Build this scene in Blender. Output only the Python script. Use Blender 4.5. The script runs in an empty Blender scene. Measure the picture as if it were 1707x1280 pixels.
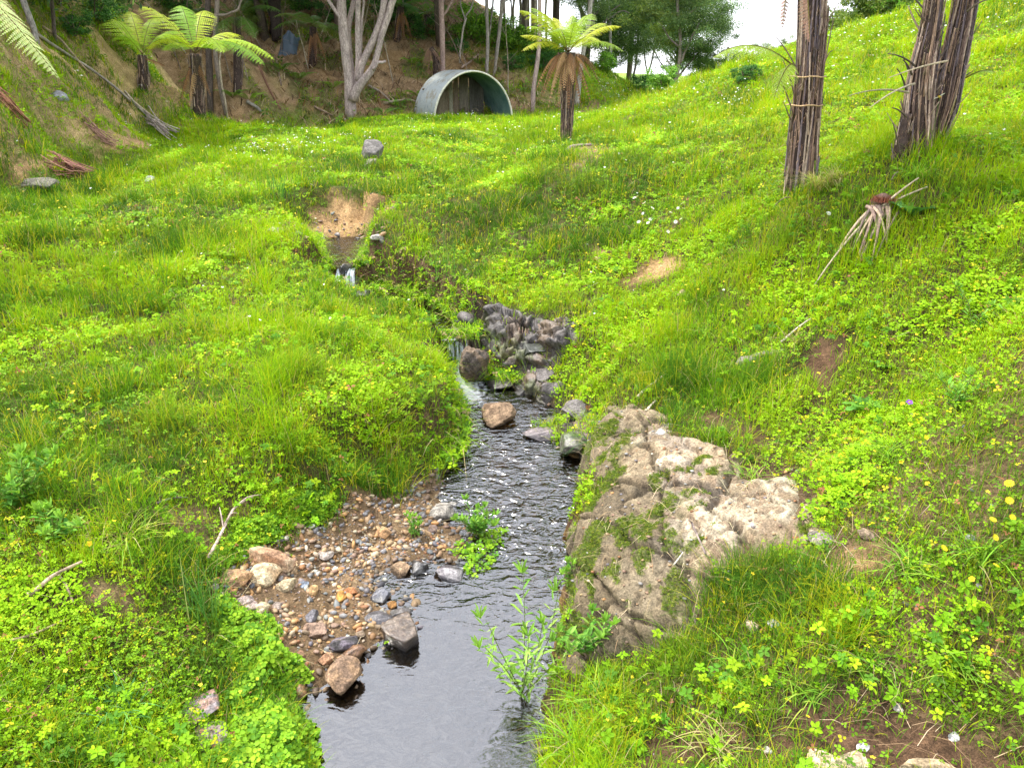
import bpy, math
import numpy as np
from mathutils import Vector, Matrix, Euler

# ------------------------------------------------------------------ camera
sc = bpy.context.scene
col = sc.collection
CAMZ = 2.2; PITCH = math.radians(22.3); FPX = 1289.0; PW, PH = 1707.0, 1280.0
cam = bpy.data.cameras.new('camera')
cam.sensor_fit = 'HORIZONTAL'; cam.angle_x = 2*math.atan(PW/2/FPX)
cam.clip_start = 0.05; cam.clip_end = 2000
camo = bpy.data.objects.new('camera', cam); col.objects.link(camo)
camo.location = (0, 0, CAMZ); camo.rotation_euler = (math.pi/2-PITCH, 0, 0)
sc.camera = camo
# ------------------------------------------------------------------ sky and sun
SUN_EL, SUN_ROT = math.radians(58), math.radians(-60)      # high, from the left behind thin cloud
w = bpy.data.worlds.new("World"); sc.world = w; w.use_nodes = True
nt = w.node_tree; nt.nodes.clear()
sky = nt.nodes.new('ShaderNodeTexSky'); sky.sky_type = 'NISHITA'; sky.sun_disc = False
sky.sun_elevation = SUN_EL; sky.sun_rotation = SUN_ROT
tc = nt.nodes.new('ShaderNodeTexCoord'); mp = nt.nodes.new('ShaderNodeMapping'); mp.inputs['Scale'].default_value = (1, 1, 2.5)
nz = nt.nodes.new('ShaderNodeTexNoise'); nz.inputs['Scale'].default_value = 2.2; nz.inputs['Detail'].default_value = 8
nz.inputs['Roughness'].default_value = .6
rp = nt.nodes.new('ShaderNodeValToRGB'); rp.color_ramp.elements[0].position = .36; rp.color_ramp.elements[1].position = .58
rp.color_ramp.elements[0].color = (.30, .30, .30, 1); rp.color_ramp.elements[1].color = (.97, .97, .97, 1)
mx = nt.nodes.new('ShaderNodeMixRGB'); mx.inputs[2].default_value = (13.6, 14.0, 15.3, 1)    # sunlit cloud
bg = nt.nodes.new('ShaderNodeBackground'); bg.inputs[1].default_value = 0.13
wo = nt.nodes.new('ShaderNodeOutputWorld')
L = nt.links.new
L(tc.outputs['Generated'], mp.inputs[0]); L(mp.outputs[0], nz.inputs[0]); L(nz.outputs[0], rp.inputs[0])
L(rp.outputs[0], mx.inputs[0]); L(sky.outputs[0], mx.inputs[1]); L(mx.outputs[0], bg.inputs[0]); L(bg.outputs[0], wo.inputs[0])
sun = bpy.data.lights.new('sun', 'SUN'); sun.energy = 3.4; sun.angle = math.radians(4); sun.color = (1, .95, .86)
suno = bpy.data.objects.new('sun', sun); col.objects.link(suno)
sd = Vector((math.sin(SUN_ROT)*math.cos(SUN_EL), math.cos(SUN_ROT)*math.cos(SUN_EL), math.sin(SUN_EL)))
suno.rotation_euler = sd.to_track_quat('Z', 'Y').to_euler()
sc.view_settings.view_transform = 'Standard'; sc.view_settings.look = 'None'
sc.view_settings.exposure = 0.92; sc.view_settings.gamma = 1.0
try:
    sc.cycles.max_bounces = 8; sc.cycles.diffuse_bounces = 3; sc.cycles.glossy_bounces = 3
    sc.cycles.transmission_bounces = 4; sc.cycles.transparent_max_bounces = 12
    sc.cycles.caustics_reflective = False; sc.cycles.caustics_refractive = False
except Exception: pass

# ------------------------------------------------------------------ helpers
RNG = np.random.default_rng(7)
def ray(px, py):
    px = np.asarray(px, float); py = np.asarray(py, float)
    a = (px-PW/2)/FPX; b = (PH/2-py)/FPX
    c, s = math.cos(PITCH), math.sin(PITCH)
    return np.stack([a, c+b*s, -s+b*c], -1)
def at_z(px, py, z):
    d = ray(px, py); t = (z-CAMZ)/d[2]; return (d[0]*t, d[1]*t, z)
def at_y(px, py, Y):
    d = ray(px, py); t = Y/d[1]; return (d[0]*t, Y, CAMZ+d[2]*t)
def hash2(ix, iy, seed):
    h = (ix.astype(np.int64)*374761393 + iy.astype(np.int64)*668265263 + seed*1442695041) & 0xffffffff
    h = ((h ^ (h >> 13))*1274126177) & 0xffffffff
    return ((h ^ (h >> 16)) & 0xffff)/65535.0
def vnoise(x, y, seed=0):
    ix = np.floor(x); iy = np.floor(y); fx = x-ix; fy = y-iy
    fx = fx*fx*(3-2*fx); fy = fy*fy*(3-2*fy)
    a = hash2(ix, iy, seed); b = hash2(ix+1, iy, seed); c = hash2(ix, iy+1, seed); d = hash2(ix+1, iy+1, seed)
    return (a*(1-fx)+b*fx)*(1-fy)+(c*(1-fx)+d*fx)*fy
def fbm(x, y, scale=1, octv=4, seed=0, gain=.5):
    s = 0; a = 1; t = 0; x = np.asarray(x)*scale; y = np.asarray(y)*scale
    for k in range(octv):
        s = s+a*vnoise(x+k*17.3, y-k*9.1, seed+k); t += a; a *= gain; x = x*2.03; y = y*2.03
    return s/t
def sstep(a, b, x):
    t = np.clip((x-a)/(b-a), 0, 1); return t*t*(3-2*t)
def mesh(name, V, F, mat=None, parent=None, colr=None, smooth=False, uv=None):
    """F: list of (n,k) index arrays; colr: per-vertex rgb"""
    me = bpy.data.meshes.new(name); V = np.asarray(V, np.float32)
    F = [np.asarray(f, np.int32) for f in F if len(f)]
    me.vertices.add(len(V)); me.vertices.foreach_set('co', V.ravel())
    nl = sum(f.size for f in F); npoly = sum(len(f) for f in F)
    me.loops.add(nl); me.polygons.add(npoly)
    me.loops.foreach_set('vertex_index', np.concatenate([f.ravel() for f in F]))
    tot = np.concatenate([np.full(len(f), f.shape[1], np.int32) for f in F])
    st = np.concatenate([[0], np.cumsum(tot)[:-1]]).astype(np.int32)
    me.polygons.foreach_set('loop_start', st)
    try: me.polygons.foreach_set('loop_total', tot)
    except Exception: pass
    if smooth: me.polygons.foreach_set('use_smooth', np.ones(npoly, bool))
    if colr is not None:
        c = np.ones((len(V), 4), np.float32); c[:, :3] = colr
        at = me.color_attributes.new('tint', 'FLOAT_COLOR', 'POINT'); at.data.foreach_set('color', c.ravel())
    me.update(calc_edges=True); me.validate(clean_customdata=False)
    if mat: me.materials.append(mat)
    o = bpy.data.objects.new(name, me); col.objects.link(o)
    if parent is not None: o.parent = parent
    return o
def tag(o, label=None, cat=None, group=None, kind=None):
    if label: o['label'] = label
    if cat: o['category'] = cat
    if group: o['group'] = group
    if kind: o['kind'] = kind
    return o
def empty(name, loc, label, cat, group=None, rz=0):
    o = bpy.data.objects.new(name, None); col.objects.link(o); o.location = loc; o.rotation_euler = (0, 0, rz)
    o.empty_display_size = .1
    return tag(o, label, cat, group)

# ------------------------------------------------------------------ materials
def newmat(name):
    m = bpy.data.materials.new(name); m.use_nodes = True; n = m.node_tree; n.nodes.clear()
    out = n.nodes.new('ShaderNodeOutputMaterial'); b = n.nodes.new('ShaderNodeBsdfPrincipled')
    n.links.new(b.outputs[0], out.inputs[0]); return m, n, b, out
def nodes_noise(n, scale, detail=6, rough=.6, vec=None):
    t = n.nodes.new('ShaderNodeTexNoise'); t.inputs['Scale'].default_value = scale
    t.inputs['Detail'].default_value = detail; t.inputs['Roughness'].default_value = rough
    if vec is not None: n.links.new(vec, t.inputs[0])
    return t
def ramp(n, fac, stops):
    r = n.nodes.new('ShaderNodeValToRGB'); cr = r.color_ramp
    while len(cr.elements) < len(stops): cr.elements.new(.5)
    for e, (p, c) in zip(cr.elements, stops): e.position = p; e.color = (*c, 1)
    n.links.new(fac, r.inputs[0]); return r
def mixc(n, fac, a, b, mode='MIX'):
    m = n.nodes.new('ShaderNodeMixRGB'); m.blend_type = mode
    for i, v in ((0, fac), (1, a), (2, b)):
        if isinstance(v, (int, float)): m.inputs[i].default_value = v
        elif isinstance(v, tuple): m.inputs[i].default_value = (*v, 1)
        else: n.links.new(v, m.inputs[i])
    return m.outputs[0]
def bump(n, b, h, strength, dist=.01):
    bp = n.nodes.new('ShaderNodeBump'); bp.inputs['Strength'].default_value = strength; bp.inputs['Distance'].default_value = dist
    n.links.new(h, bp.inputs['Height']); n.links.new(bp.outputs[0], b.inputs['Normal']); return bp
def leaf_mat(name, trans=.35, rough=.55, spec=.25):
    """leaf: colour from the leaf's own tint, partly translucent"""
    m, n, b, out = newmat(name)
    a = n.nodes.new('ShaderNodeAttribute'); a.attribute_name = 'tint'
    n.links.new(a.outputs[0], b.inputs['Base Color']); b.inputs['Roughness'].default_value = rough
    b.inputs['Specular IOR Level'].default_value = spec
    t = n.nodes.new('ShaderNodeBsdfTranslucent'); tm = mixc(n, 1.0, a.outputs[0], (1.25, 1.25, .6), 'MULTIPLY')
    n.links.new(tm, t.inputs[0]); ms = n.nodes.new('ShaderNodeMixShader'); ms.inputs[0].default_value = trans
    n.links.new(b.outputs[0], ms.inputs[1]); n.links.new(t.outputs[0], ms.inputs[2]); n.links.new(ms.outputs[0], out.inputs[0])
    return m
def tint_mat(name, rough=.85, nscale=40, lo=.6, hi=1.35, bmp=.5, bdist=.004, spec=.3, stretch=None, nscale2=None):
    """solid stuff: own tint x fine noise, bumped"""
    m, n, b, out = newmat(name)
    a = n.nodes.new('ShaderNodeAttribute'); a.attribute_name = 'tint'
    tcn = n.nodes.new('ShaderNodeTexCoord'); vec = tcn.outputs['Object']
    if stretch:
        mpn = n.nodes.new('ShaderNodeMapping'); mpn.inputs['Scale'].default_value = stretch; n.links.new(vec, mpn.inputs[0]); vec = mpn.outputs[0]
    t = nodes_noise(n, nscale, 9, .68, vec)
    r = ramp(n, t.outputs[0], [(.3, (lo,)*3), (.7, (hi,)*3)])
    t2 = nodes_noise(n, nscale*4, 4, .7, vec); k2 = min(.35, (hi-lo)*.4); r2 = ramp(n, t2.outputs[0], [(.36, (1-k2,)*3), (.64, (1+k2,)*3)])
    n.links.new(mixc(n, 1.0, mixc(n, 1.0, a.outputs[0], r.outputs[0], 'MULTIPLY'), r2.outputs[0], 'MULTIPLY'), b.inputs['Base Color'])
    b.inputs['Roughness'].default_value = rough; b.inputs['Specular IOR Level'].default_value = spec
    bump(n, b, t.outputs[0], bmp, bdist); return m

# ------------------------------------------------------------------ terrain
CP = []
def cz(px, py, z): CP.append(at_z(px, py, z))
def cy(px, py, Y): CP.append(at_y(px, py, Y))
for _a in [(700,199,21.5),(790,197,21.5),(860,198,21.5),(600,200,21.5)]: cy(*_a)
# left bank of the stream and the meadow
for a in [(0,1280,.27),(200,1280,.16),(400,1280,.07),(505,1250,.05),(480,1150,.06),(0,1150,.32),(230,1100,.2),(400,1060,.1),(0,980,.38),(250,960,.34),
          (340,950,.2),(0,850,.45),(250,850,.42),(420,860,.22),(540,840,.2),(700,790,.16),(0,700,.52),(300,700,.5),(600,700,.42),(735,720,.28),
          (765,650,.3),(0,550,.62),(300,550,.58),(600,560,.5),(710,530,.42),(735,590,.34),(0,430,.78),(250,430,.74),(420,440,.68),(520,500,.5),
          (600,515,.44),(515,430,.6),(0,350,.9),(200,340,.9),(420,360,.82),(530,325,.88),(640,325,.88),(680,335,.82),(250,270,.97),(450,270,1.),(640,270,.98),
          (838,284,.74),(760,328,.72),(700,345,.76),(905,250,.80),(985,207,.88),(800,262,.88),(400,222,1.06),(600,220,1.06),(780,218,1.06),(900,215,1.03),
          (600,960,.035),(450,985,.1),(500,900,.1),(680,880,.06),(560,1060,.04),(500,1080,.07)]: cz(*a)
# right bank
for a in [(1000,1280,.17),(1300,1280,.42),(980,1150,.13),(1300,1130,.48),(1000,850,.34),(1060,940,.38),(1000,950,.26),(965,1000,.12),(1050,1070,.17),(1110,1110,.22),(1180,1010,.42),(1180,850,.47),(1380,880,.64),
          (1030,700,.33),(1200,720,.52),(1000,640,.36)]: cz(*a)
for a in [(1707,1280,1.45),(1700,1100,1.7),(1707,900,2.0),(1707,700,2.45),(1707,550,3.0),(1707,350,4.2),(1450,700,3.3),(1300,560,4.3),(1500,550,3.7),(1100,600,4.6),
          (1250,450,5.1),(1050,500,5.7),(880,505,6.0),(950,490,5.8),(800,475,6.25),(700,445,6.8),(640,418,7.2),(850,420,6.9),(745,395,7.5),(1000,420,6.7),(1150,440,5.9),(1340,325,5.6),
          (1500,430,4.4),(1530,265,5.2),(1200,320,7.),(1050,320,7.8),(900,320,8.1),(830,303,8.6),(740,352,7.8),(670,385,7.45),(885,272,9.7),(943,241,11.4),(1010,203,14),
          (1100,230,12),(1250,210,10),(1400,170,9),(1707,200,7),(1600,120,9.5),
          (1080,168,18),(1160,143,18),(1230,122,18),(1320,88,17),(1420,52,16),(1530,22,15),(1640,0,14.5),(1707,-25,14.3),(1900,-90,14),(2200,0,9),(2200,400,4.5)]: cy(*a)
# left slope with its clay foot
for a in [(0,312,9.3),(120,288,11.2),(250,245,14.6),(300,205,20),(0,245,9.7),(110,245,11.6),(240,215,15.0),
          (0,100,11.2),(0,0,12.4),(120,130,14),(120,20,16),(250,120,17.5),(220,40,20),(300,150,21),(330,60,24),(-300,330,6.2),(-300,150,7.5)]: cy(*a)
# hill behind the meadow, its right spur, far ground, ground behind the camera
for a in [(330,197,23.6),(480,198,23.8),(600,198,24),(760,200,24.5),(900,195,25),(1000,190,25)]: cy(*a)
for a in [(440,100,27.0),(440,10,31),(600,100,27.2),(600,10,32),(740,110,28),(740,20,33),(830,130,28),(900,85,31),(1000,113,31),(820,52,32),(1080,158,31),(930,150,28),(1040,165,28)]: cy(*a)
CP += [(-2,38,5.2),(-10,38,7.4),(-22,36,11),(-30,20,12),(-14,26,6.5),(-25,60,13),(3,37,1.6),(6,37,.8),(12,34,.6),(20,30,1.5),
       (10,26,1.0),(12,22,1.8),(18,20,3.2),(22,14,5.5),(12,9,5.2),(14,3,6.5),(0,60,2),(10,60,-2),(30,60,-2),(0,90,1),(60,90,-4),(-60,90,14),(-60,20,16),(60,20,5),(60,-3,9),
       (-4,-2.5,.6),(0,-2.5,.5),(4,-2.5,2.4),(-12,0,2.0),(-20,4,6),(-6,3,.8),(-8,6,1.1),(-4,0,.55),(2.6,0,1.5),(0,.6,.1),(.6,.6,.35),(-1.0,.6,.15),(5,0,3),(8,-2,4.5),(8,5,4.3),(200,190,-4),(-200,190,14),(0,190,2)]
CP = np.array(CP)
def uvm(x, y):
    y = np.maximum(y, -2.9); s = y+4
    return np.stack([1.3*x/s, np.log(s)*1.4], -1)
_A = uvm(CP[:, 0], CP[:, 1])
def kern(P, Q):
    return np.sqrt(((P[:, None, :]-Q[None])**2).sum(-1)+.05**2)
_n = len(CP); _K = kern(_A, _A)-np.eye(_n)*.004
_M = np.zeros((_n+3, _n+3)); _M[:_n, :_n] = _K; _M[:_n, _n] = 1; _M[:_n, _n+1:] = _A; _M[_n, :_n] = 1; _M[_n+1:, :_n] = _A.T
# heights are interpolated relative to distance so near and far detail weigh alike
_w = np.linalg.solve(_M, np.concatenate([CP[:, 2], [0, 0, 0]]))
def H0(x, y):
    x = np.asarray(x, float).ravel(); y = np.asarray(y, float).ravel(); out = np.empty(len(x))
    for i in range(0, len(x), 20000):
        q = uvm(x[i:i+20000], y[i:i+20000]); out[i:i+20000] = kern(q, _A)@_w[:_n]+_w[_n]+q@_w[_n+1:]
    return out
# water reaches: (level, left-to-right outline in plan, bank steepness per edge)
def poly(pts, z):
    P = []; S = []
    for p in pts:
        zz = p[3] if len(p) > 3 else z
        q = at_z(p[0], p[1], zz); P.append(q[:2]); S.append(p[2])
    return np.array(P), np.array(S)
REACH = [
 (0.0, *poly([(560,1420,.5),(525,1280,.6),(512,1170,.5),(548,1150,.3),(600,1155,.3),(618,1095,.2),(650,1085,.2),(700,1050,.15),(690,985,.12),(655,990,.12),(650,965,.12),(700,945,.12),
   (780,955,.2),(800,905,.2),(760,870,.2),(735,830,.3),(745,790,1),(752,745,1.5,.12),(768,700,3,.18),(765,650,3,.18),(745,615,3,.15),(745,600,3,.1),(790,598,3),(800,635,1.2),
   (860,645,1.2),(905,672,1),(935,690,1),(925,705,.5),(880,715,.3),(925,742,.4),(965,765,1),(970,800,3),(968,850,3.5),(945,890,3.5),(945,960,3.5),(935,1040,3.5),(925,1100,3),(905,1180,2),(890,1280,1.5),(900,1420,1.5)], 0)),
 (0.2, *poly([(742,572,3),(712,540,4,.34),(650,512,4,.34),(570,502,3,.3),(520,484,3,.3),(560,478,3),(600,480,3),(680,497,4),(740,520,4),(772,548,3),(785,572,3)], .2)),
 (0.4, *poly([(556,446,2,.45),(535,425,2,.5),(528,402,.6),(560,396,.5),(600,397,.5),(645,396,3),(612,425,3),(604,446,3)], .4)),
]
CREST = {0.0: -9, .2: at_z(765, 566, .2)[1], .4: at_z(575, 449, .4)[1]}
def sdf(x, y, P, S):
    """signed distance to polygon (negative inside) and steepness of the nearest edge"""
    best = np.full(len(x), 1e9); st = np.zeros(len(x)); ins = np.zeros(len(x), bool); n = len(P)
    for i in range(n):
        a = P[i]; b = P[(i+1) % n]; e = b-a; t = np.clip(((x-a[0])*e[0]+(y-a[1])*e[1])/(e@e), 0, 1)
        d = np.hypot(x-a[0]-t*e[0], y-a[1]-t*e[1]); m = d < best; best[m] = d[m]; st[m] = (S[i]*(1-t)+S[(i+1) % n]*t)[m]
        c = (a[1] > y) != (b[1] > y)
        if b[1] != a[1]: ins ^= c & (x < (b[0]-a[0])*(y-a[1])/(b[1]-a[1])+a[0])
    return np.where(ins, -best, best), st
def height(x, y):
    x = np.asarray(x, float).ravel(); y = np.asarray(y, float).ravel()
    h = H0(x, y); dist = np.hypot(x, y)
    amp = np.clip(dist/12, .5, 2.0)
    h += (fbm(x, y, 1.1, 3, 3)-.5)*.13*amp+(fbm(x, y, 5, 3, 11)-.5)*.065
    # rough broken clay on the left slope and lumps on the forest floor
    lf = sstep(1.1, 1.5, h)*sstep(-3, -5, x)*sstep(4, 7, y)
    h += lf*((fbm(x, y, 2.2, 4, 21)-.5)*.65+(np.abs(fbm(x, y, 5, 3, 31)-.5))*.3)
    for wl, P, S in REACH:
        lo, hi = P.min(0)-1.6, P.max(0)+1.6
        k = np.where((x > lo[0]) & (x < hi[0]) & (y > lo[1]) & (y < hi[1]))[0]
        if not len(k): continue
        xx = x[k]+(fbm(x[k], y[k], 9, 3, 5)-.5)*.10; yy = y[k]+(fbm(x[k], y[k], 9, 3, 6)-.5)*.10
        d, s = sdf(xx, yy, P, S); hh = h[k]
        dp = np.maximum(d, 0)
        lim = wl-.01+s*np.minimum(dp, .7)+.5*np.maximum(dp-.3, 0)+1.2*np.maximum(dp-.8, 0)+3*np.maximum(dp-1.3, 0)
        hh = np.where(d > 0, np.minimum(hh, lim), hh)
        crest = CREST[wl]
        hh = np.where((d > 0) & (d < .5) & (hh < wl+.02) & (y[k] > crest), wl-.01+np.minimum(np.minimum(s, .6)*d, .05), hh)
        bed = wl-.012-.11*sstep(0, .22, -d)-.03*fbm(xx, yy, 6, 3, 8)*sstep(0, .1, -d)
        h[k] = np.where(d <= 0, np.where(y[k] > crest, bed, np.minimum(hh, bed-.02)), hh)
    return h
# warped grid, fine near the camera
def axis_y():
    t = np.linspace(0, 1, 860); return -3+ (np.exp(t*4.55)-1)/(np.exp(4.55)-1)*193
def axis_x():
    t = np.linspace(-1, 1, 901); return np.sinh(t*5.2)/np.sinh(5.2)*200
def _ax(segs):
    out = [np.array([segs[0][0]])]
    for a, b, st0, st1 in segs:
        n = max(2, int(2*(b-a)/(st0+st1))); t = np.linspace(0, 1, n+1)[1:]
        # step grows linearly from st0 to st1
        c = st0*t+(st1-st0)*t*t/2; out.append(a+(b-a)*c/c[-1])
    return np.concatenate(out)
GY = _ax([(-3,.8,.3,.03),(.8,4,.016,.02),(4,9,.02,.035),(9,16,.035,.07),(16,34,.07,.2),(34,190,.2,9)])
GX = _ax([(-200,-30,12,1.2),(-30,-9,1.2,.09),(-9,-3.5,.09,.03),(-3.5,-1.6,.03,.017),(-1.6,2.4,.017,.017),(2.4,5,.017,.05),(5,14,.05,.3),(14,30,.3,1.2),(30,200,1.2,12)])
XX, YY = np.meshgrid(GX, GY); HH = height(XX, YY).reshape(XX.shape)
def ground(x, y):
    x = np.asarray(x, float); y = np.asarray(y, float)
    i = np.clip(np.searchsorted(GX, x)-1, 0, len(GX)-2); j = np.clip(np.searchsorted(GY, y)-1, 0, len(GY)-2)
    fx = (x-GX[i])/(GX[i+1]-GX[i]); fy = (y-GY[j])/(GY[j+1]-GY[j])
    return (HH[j, i]*(1-fx)+HH[j, i+1]*fx)*(1-fy)+(HH[j+1, i]*(1-fx)+HH[j+1, i+1]*fx)*fy
def hit(px, py, tmax=80):
    """where the line of sight through a photo pixel meets the ground"""
    px = np.atleast_1d(np.asarray(px, float)); py = np.atleast_1d(np.asarray(py, float)); d = ray(px, py)
    t = np.full(len(px), 1.2); done = np.zeros(len(px), bool)
    for _ in range(4000):
        step = .004*t+.002; p = d*t[:, None]; below = CAMZ+p[:, 2] <= ground(p[:, 0], p[:, 1])
        done |= below; t = np.where(done | (t > tmax), t, t+step)
        if (done | (t > tmax)).all(): break
    p = d*t[:, None]; p[:, 2] += CAMZ; return p
def hit1(px, py): return hit([px], [py])[0]
def project(x, y, z):
    c, s = math.cos(PITCH), math.sin(PITCH); zz = z-CAMZ
    dep = y*c-zz*s; up = y*s+zz*c; dep = np.maximum(dep, .01)
    return PW/2+FPX*x/dep, PH/2-FPX*up/dep, dep
def plan(pts): return hit([p[0] for p in pts], [p[1] for p in pts])[:, :2]
def sd_poly(x, y, P):
    return sdf(np.asarray(x, float), np.asarray(y, float), P, np.ones(len(P)))[0]

# ------------------------------------------------------------------ where things grow: regions laid out in plan
class MB:
    def __init__(s): s.V = []; s.F = {}; s.C = []; s.n = 0
    def add(s, V, F, C=(.5, .5, .5)):
        V = np.asarray(V, float); C = np.broadcast_to(np.asarray(C, float), (len(V), 3))
        for f in F:
            f = np.asarray(f)
            if len(f): s.F.setdefault(f.shape[1], []).append(f+s.n)
        s.V.append(V); s.C.append(C); s.n += len(V); return s
    def build(s, name, mat, parent=None, smooth=False, origin=None):
        V = np.concatenate(s.V); C = np.concatenate(s.C); F = [np.concatenate(v) for v in s.F.values()]
        if origin is not None: V = V-np.asarray(origin)
        o = mesh(name, V, F, mat, parent, C, smooth)
        if origin is not None and parent is None: o.location = origin
        return o
def tube(mb, P, R, c=(.3, .2, .15), sides=7, jit=0., seed=0, cap=True, c2=None):
    P = np.asarray(P, float); n = len(P); R = np.broadcast_to(np.asarray(R, float), (n,))
    T = np.gradient(P, axis=0); T /= np.linalg.norm(T, axis=1)[:, None]+1e-9
    ref = np.array([0, 0, 1.]) if abs(T[0][2]) < .9 else np.array([1., 0, 0])
    A = np.cross(T, ref); A /= np.linalg.norm(A, axis=1)[:, None]+1e-9; B = np.cross(T, A)
    th = np.linspace(0, 2*math.pi, sides, endpoint=False); r = np.random.default_rng(seed)
    rr = R[:, None]*(1+jit*(r.random((n, sides))-.5)*2)
    V = P[:, None]+rr[..., None]*(A[:, None]*np.cos(th)[None, :, None]+B[:, None]*np.sin(th)[None, :, None])
    i = np.arange(n-1)[:, None]*sides; j = np.arange(sides)[None]; k = (j+1) % sides
    F = np.stack([i+j, i+k, i+k+sides, i+j+sides], -1).reshape(-1, 4)
    Fs = [F]
    if cap: Fs += [np.arange(sides)[None, ::-1], (n-1)*sides+np.arange(sides)[None]]
    C = np.broadcast_to(np.asarray(c, float), (n*sides, 3)).copy()
    if c2 is not None:
        t = np.repeat(np.linspace(0, 1, n), sides)[:, None]; C = C*(1-t)+np.asarray(c2)*t
    C *= (.85+.3*r.random((n*sides, 1))); mb.add(V.reshape(-1, 3), Fs, C)
def curve(P, n, wob=0, seed=0):
    """smooth resample of a polyline"""
    P = np.asarray(P, float); d = np.concatenate([[0], np.cumsum(np.linalg.norm(np.diff(P, axis=0), axis=1))]); d /= d[-1]
    t = np.linspace(0, 1, n); Q = np.stack([np.interp(t, d, P[:, k]) for k in range(P.shape[1])], -1)
    for _ in range(max(1, n//6)): Q[1:-1] = (Q[:-2]+2*Q[1:-1]+Q[2:])/4
    if wob:
        r = np.random.default_rng(seed); N = r.normal(size=Q.shape)
        for _ in range(3): N[1:-1] = (N[:-2]+N[1:-1]+N[2:])/3
        N[:, 3:] = 0; N[0] = 0; Q += N*wob
    return Q

OUTC_PX = [(1015,672),(1060,680),(1110,700),(1150,735),(1245,765),(1230,800),(1320,785),(1345,850),(1388,905),(1300,925),(1225,938),(1170,975),(1155,1050),(1110,1085),(1050,1110),(960,1130),(928,1100),(936,1040),
           (946,960),(946,890),(985,845),(966,815),(972,770),(1000,720)]
BAR_PX = [(500,885),(560,862),(650,838),(700,800),(745,790),(775,860),(830,915),(800,985),(705,1065),(640,1095),(605,1160),(520,1200),(485,1160),(470,1070),(400,1025),(362,975),(410,925),(480,915)]
R_OUT = plan(OUTC_PX); R_BAR = plan(BAR_PX)
R_DIRT = [ # (outline px, kind) bare places
 ([(525,345),(560,325),(635,325),(645,385),(610,402),(535,402),(505,385)], 'clay'),
 ([(762,535),(860,520),(950,535),(960,570),(925,625),(950,665),(905,680),(850,655),(790,620),(765,575)], 'rock'),
 ([(620,470),(700,510),(760,540),(745,550),(690,520),(610,490)], 'soil'),
 ([(1045,470),(1080,432),(1140,418),(1145,440),(1090,470),(1060,480)], 'clay'),
 ([(985,430),(1000,400),(1020,405),(1015,430)], 'clay'),
 ([(1318,650),(1338,545),(1405,550),(1422,615),(1395,690),(1335,705)], 'soil'),
 ([(1195,765),(1255,725),(1345,790),(1335,835),(1250,800)], 'soil'),
 ([(1385,890),(1450,900),(1460,960),(1400,960),(1370,930)], 'clay'),
 ([(1110,690),(1230,700),(1280,740),(1160,735)], 'soil'),
 ([(1000,1240),(1300,1190),(1480,1170),(1707,1220),(1800,1330),(1000,1330)], 'soil'),
 ([(895,1150),(950,1125),(1000,1180),(985,1290),(890,1330)], 'straw'),
 ([(240,845),(300,835),(345,855),(300,880),(250,870)], 'straw'),
 ([(90,1000),(160,965),(240,990),(230,1020),(120,1020)], 'straw'),
 ([(330,910),(390,850),(420,870),(380,930),(350,950)], 'straw'),
 ([(900,690),(960,670),(1000,700),(985,760),(960,765)], 'rock'),
 ([(0,300),(0,255),(60,270),(180,235),(250,225),(255,250),(160,262),(90,285),(40,305)], 'clay'),
 ([(180,100),(195,95),(215,125),(180,120)], 'clay'), ([(0,95),(30,85),(60,115),(30,135),(0,130)], 'clay'),
 ([(150,180),(200,170),(215,200),(170,215)], 'clay'), ([(240,145),(300,150),(330,190),(270,185)], 'clay'),
 ([(455,160),(500,158),(500,180),(460,182)], 'clay'),
 ([(1000,165),(1080,172),(1050,190),(960,190),(980,170)], 'straw'), ([(940,250),(975,240),(1040,245),(1000,270),(950,285)], 'straw'),
]
R_DIRT = [(plan(p), k) for p, k in R_DIRT]
DCOL = {'clay': (.44,.28,.13), 'soil': (.13,.075,.04), 'rock': (.10,.085,.075), 'straw': (.24,.17,.08)}
def floor_mask(x, y):
    """forest floor on the hill behind the meadow: 1 = leaf litter; the spur at its right end is grassed"""
    foot = 23.4+.25*np.clip(x+6, 0, 12)-.55*np.clip(-7-x, 0, 8); m = sstep(-.5, .9, y-foot+(fbm(x, y, .8, 4, 40)-.5)*4*sstep(-5.5, -8, x)+(fbm(x, y, .8, 3, 40)-.5)*1.6)
    spur = sstep(-1.2, 1.2, x+.2+.25*(y-28)*0-1.0*sstep(30, 26, y)*1.5+(fbm(x, y, .6, 3, 41)-.5)*3)
    return m*(1-spur*.93)
def left_mask(x, y, h):
    return sstep(-4.6, -6.3, x+.12*(y-9)*(y > 9)*0)*sstep(1.0, 1.3, h)*(y > 5)
def masks(x, y):
    h = ground(x, y); j = (fbm(x, y, 7, 3, 50)-.5)*.16+(fbm(x, y, 30, 2, 51)-.5)*.05
    near = (y < 10) & (np.abs(x) < 6)
    big = np.full(len(x), 9.)
    out = big.copy(); out[near] = sd_poly(x[near], y[near], R_OUT); bar = big.copy(); bar[near] = sd_poly(x[near], y[near], R_BAR)
    cov = np.ones(len(x)); cols = np.zeros((len(x), 3)); wt = np.zeros(len(x))
    for P, k in R_DIRT:
        lo = P.min(0)-.8; hi = P.max(0)+.8; q = np.where((x > lo[0]) & (x < hi[0]) & (y > lo[1]) & (y < hi[1]))[0]
        if not len(q): continue
        far = min(1.0+P[:, 1].mean()/12, 2.5); m = sstep(.07*far, -.07*far, sd_poly(x[q], y[q], P)+j[q]*far)
        cols[q] = cols[q]*(1-m[:, None])+np.array(DCOL[k])*m[:, None]; wt[q] = np.maximum(wt[q], m); cov[q] *= 1-m*(.75 if k == 'straw' else .93)
    return h, j, out, bar, cov, cols, wt
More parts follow.
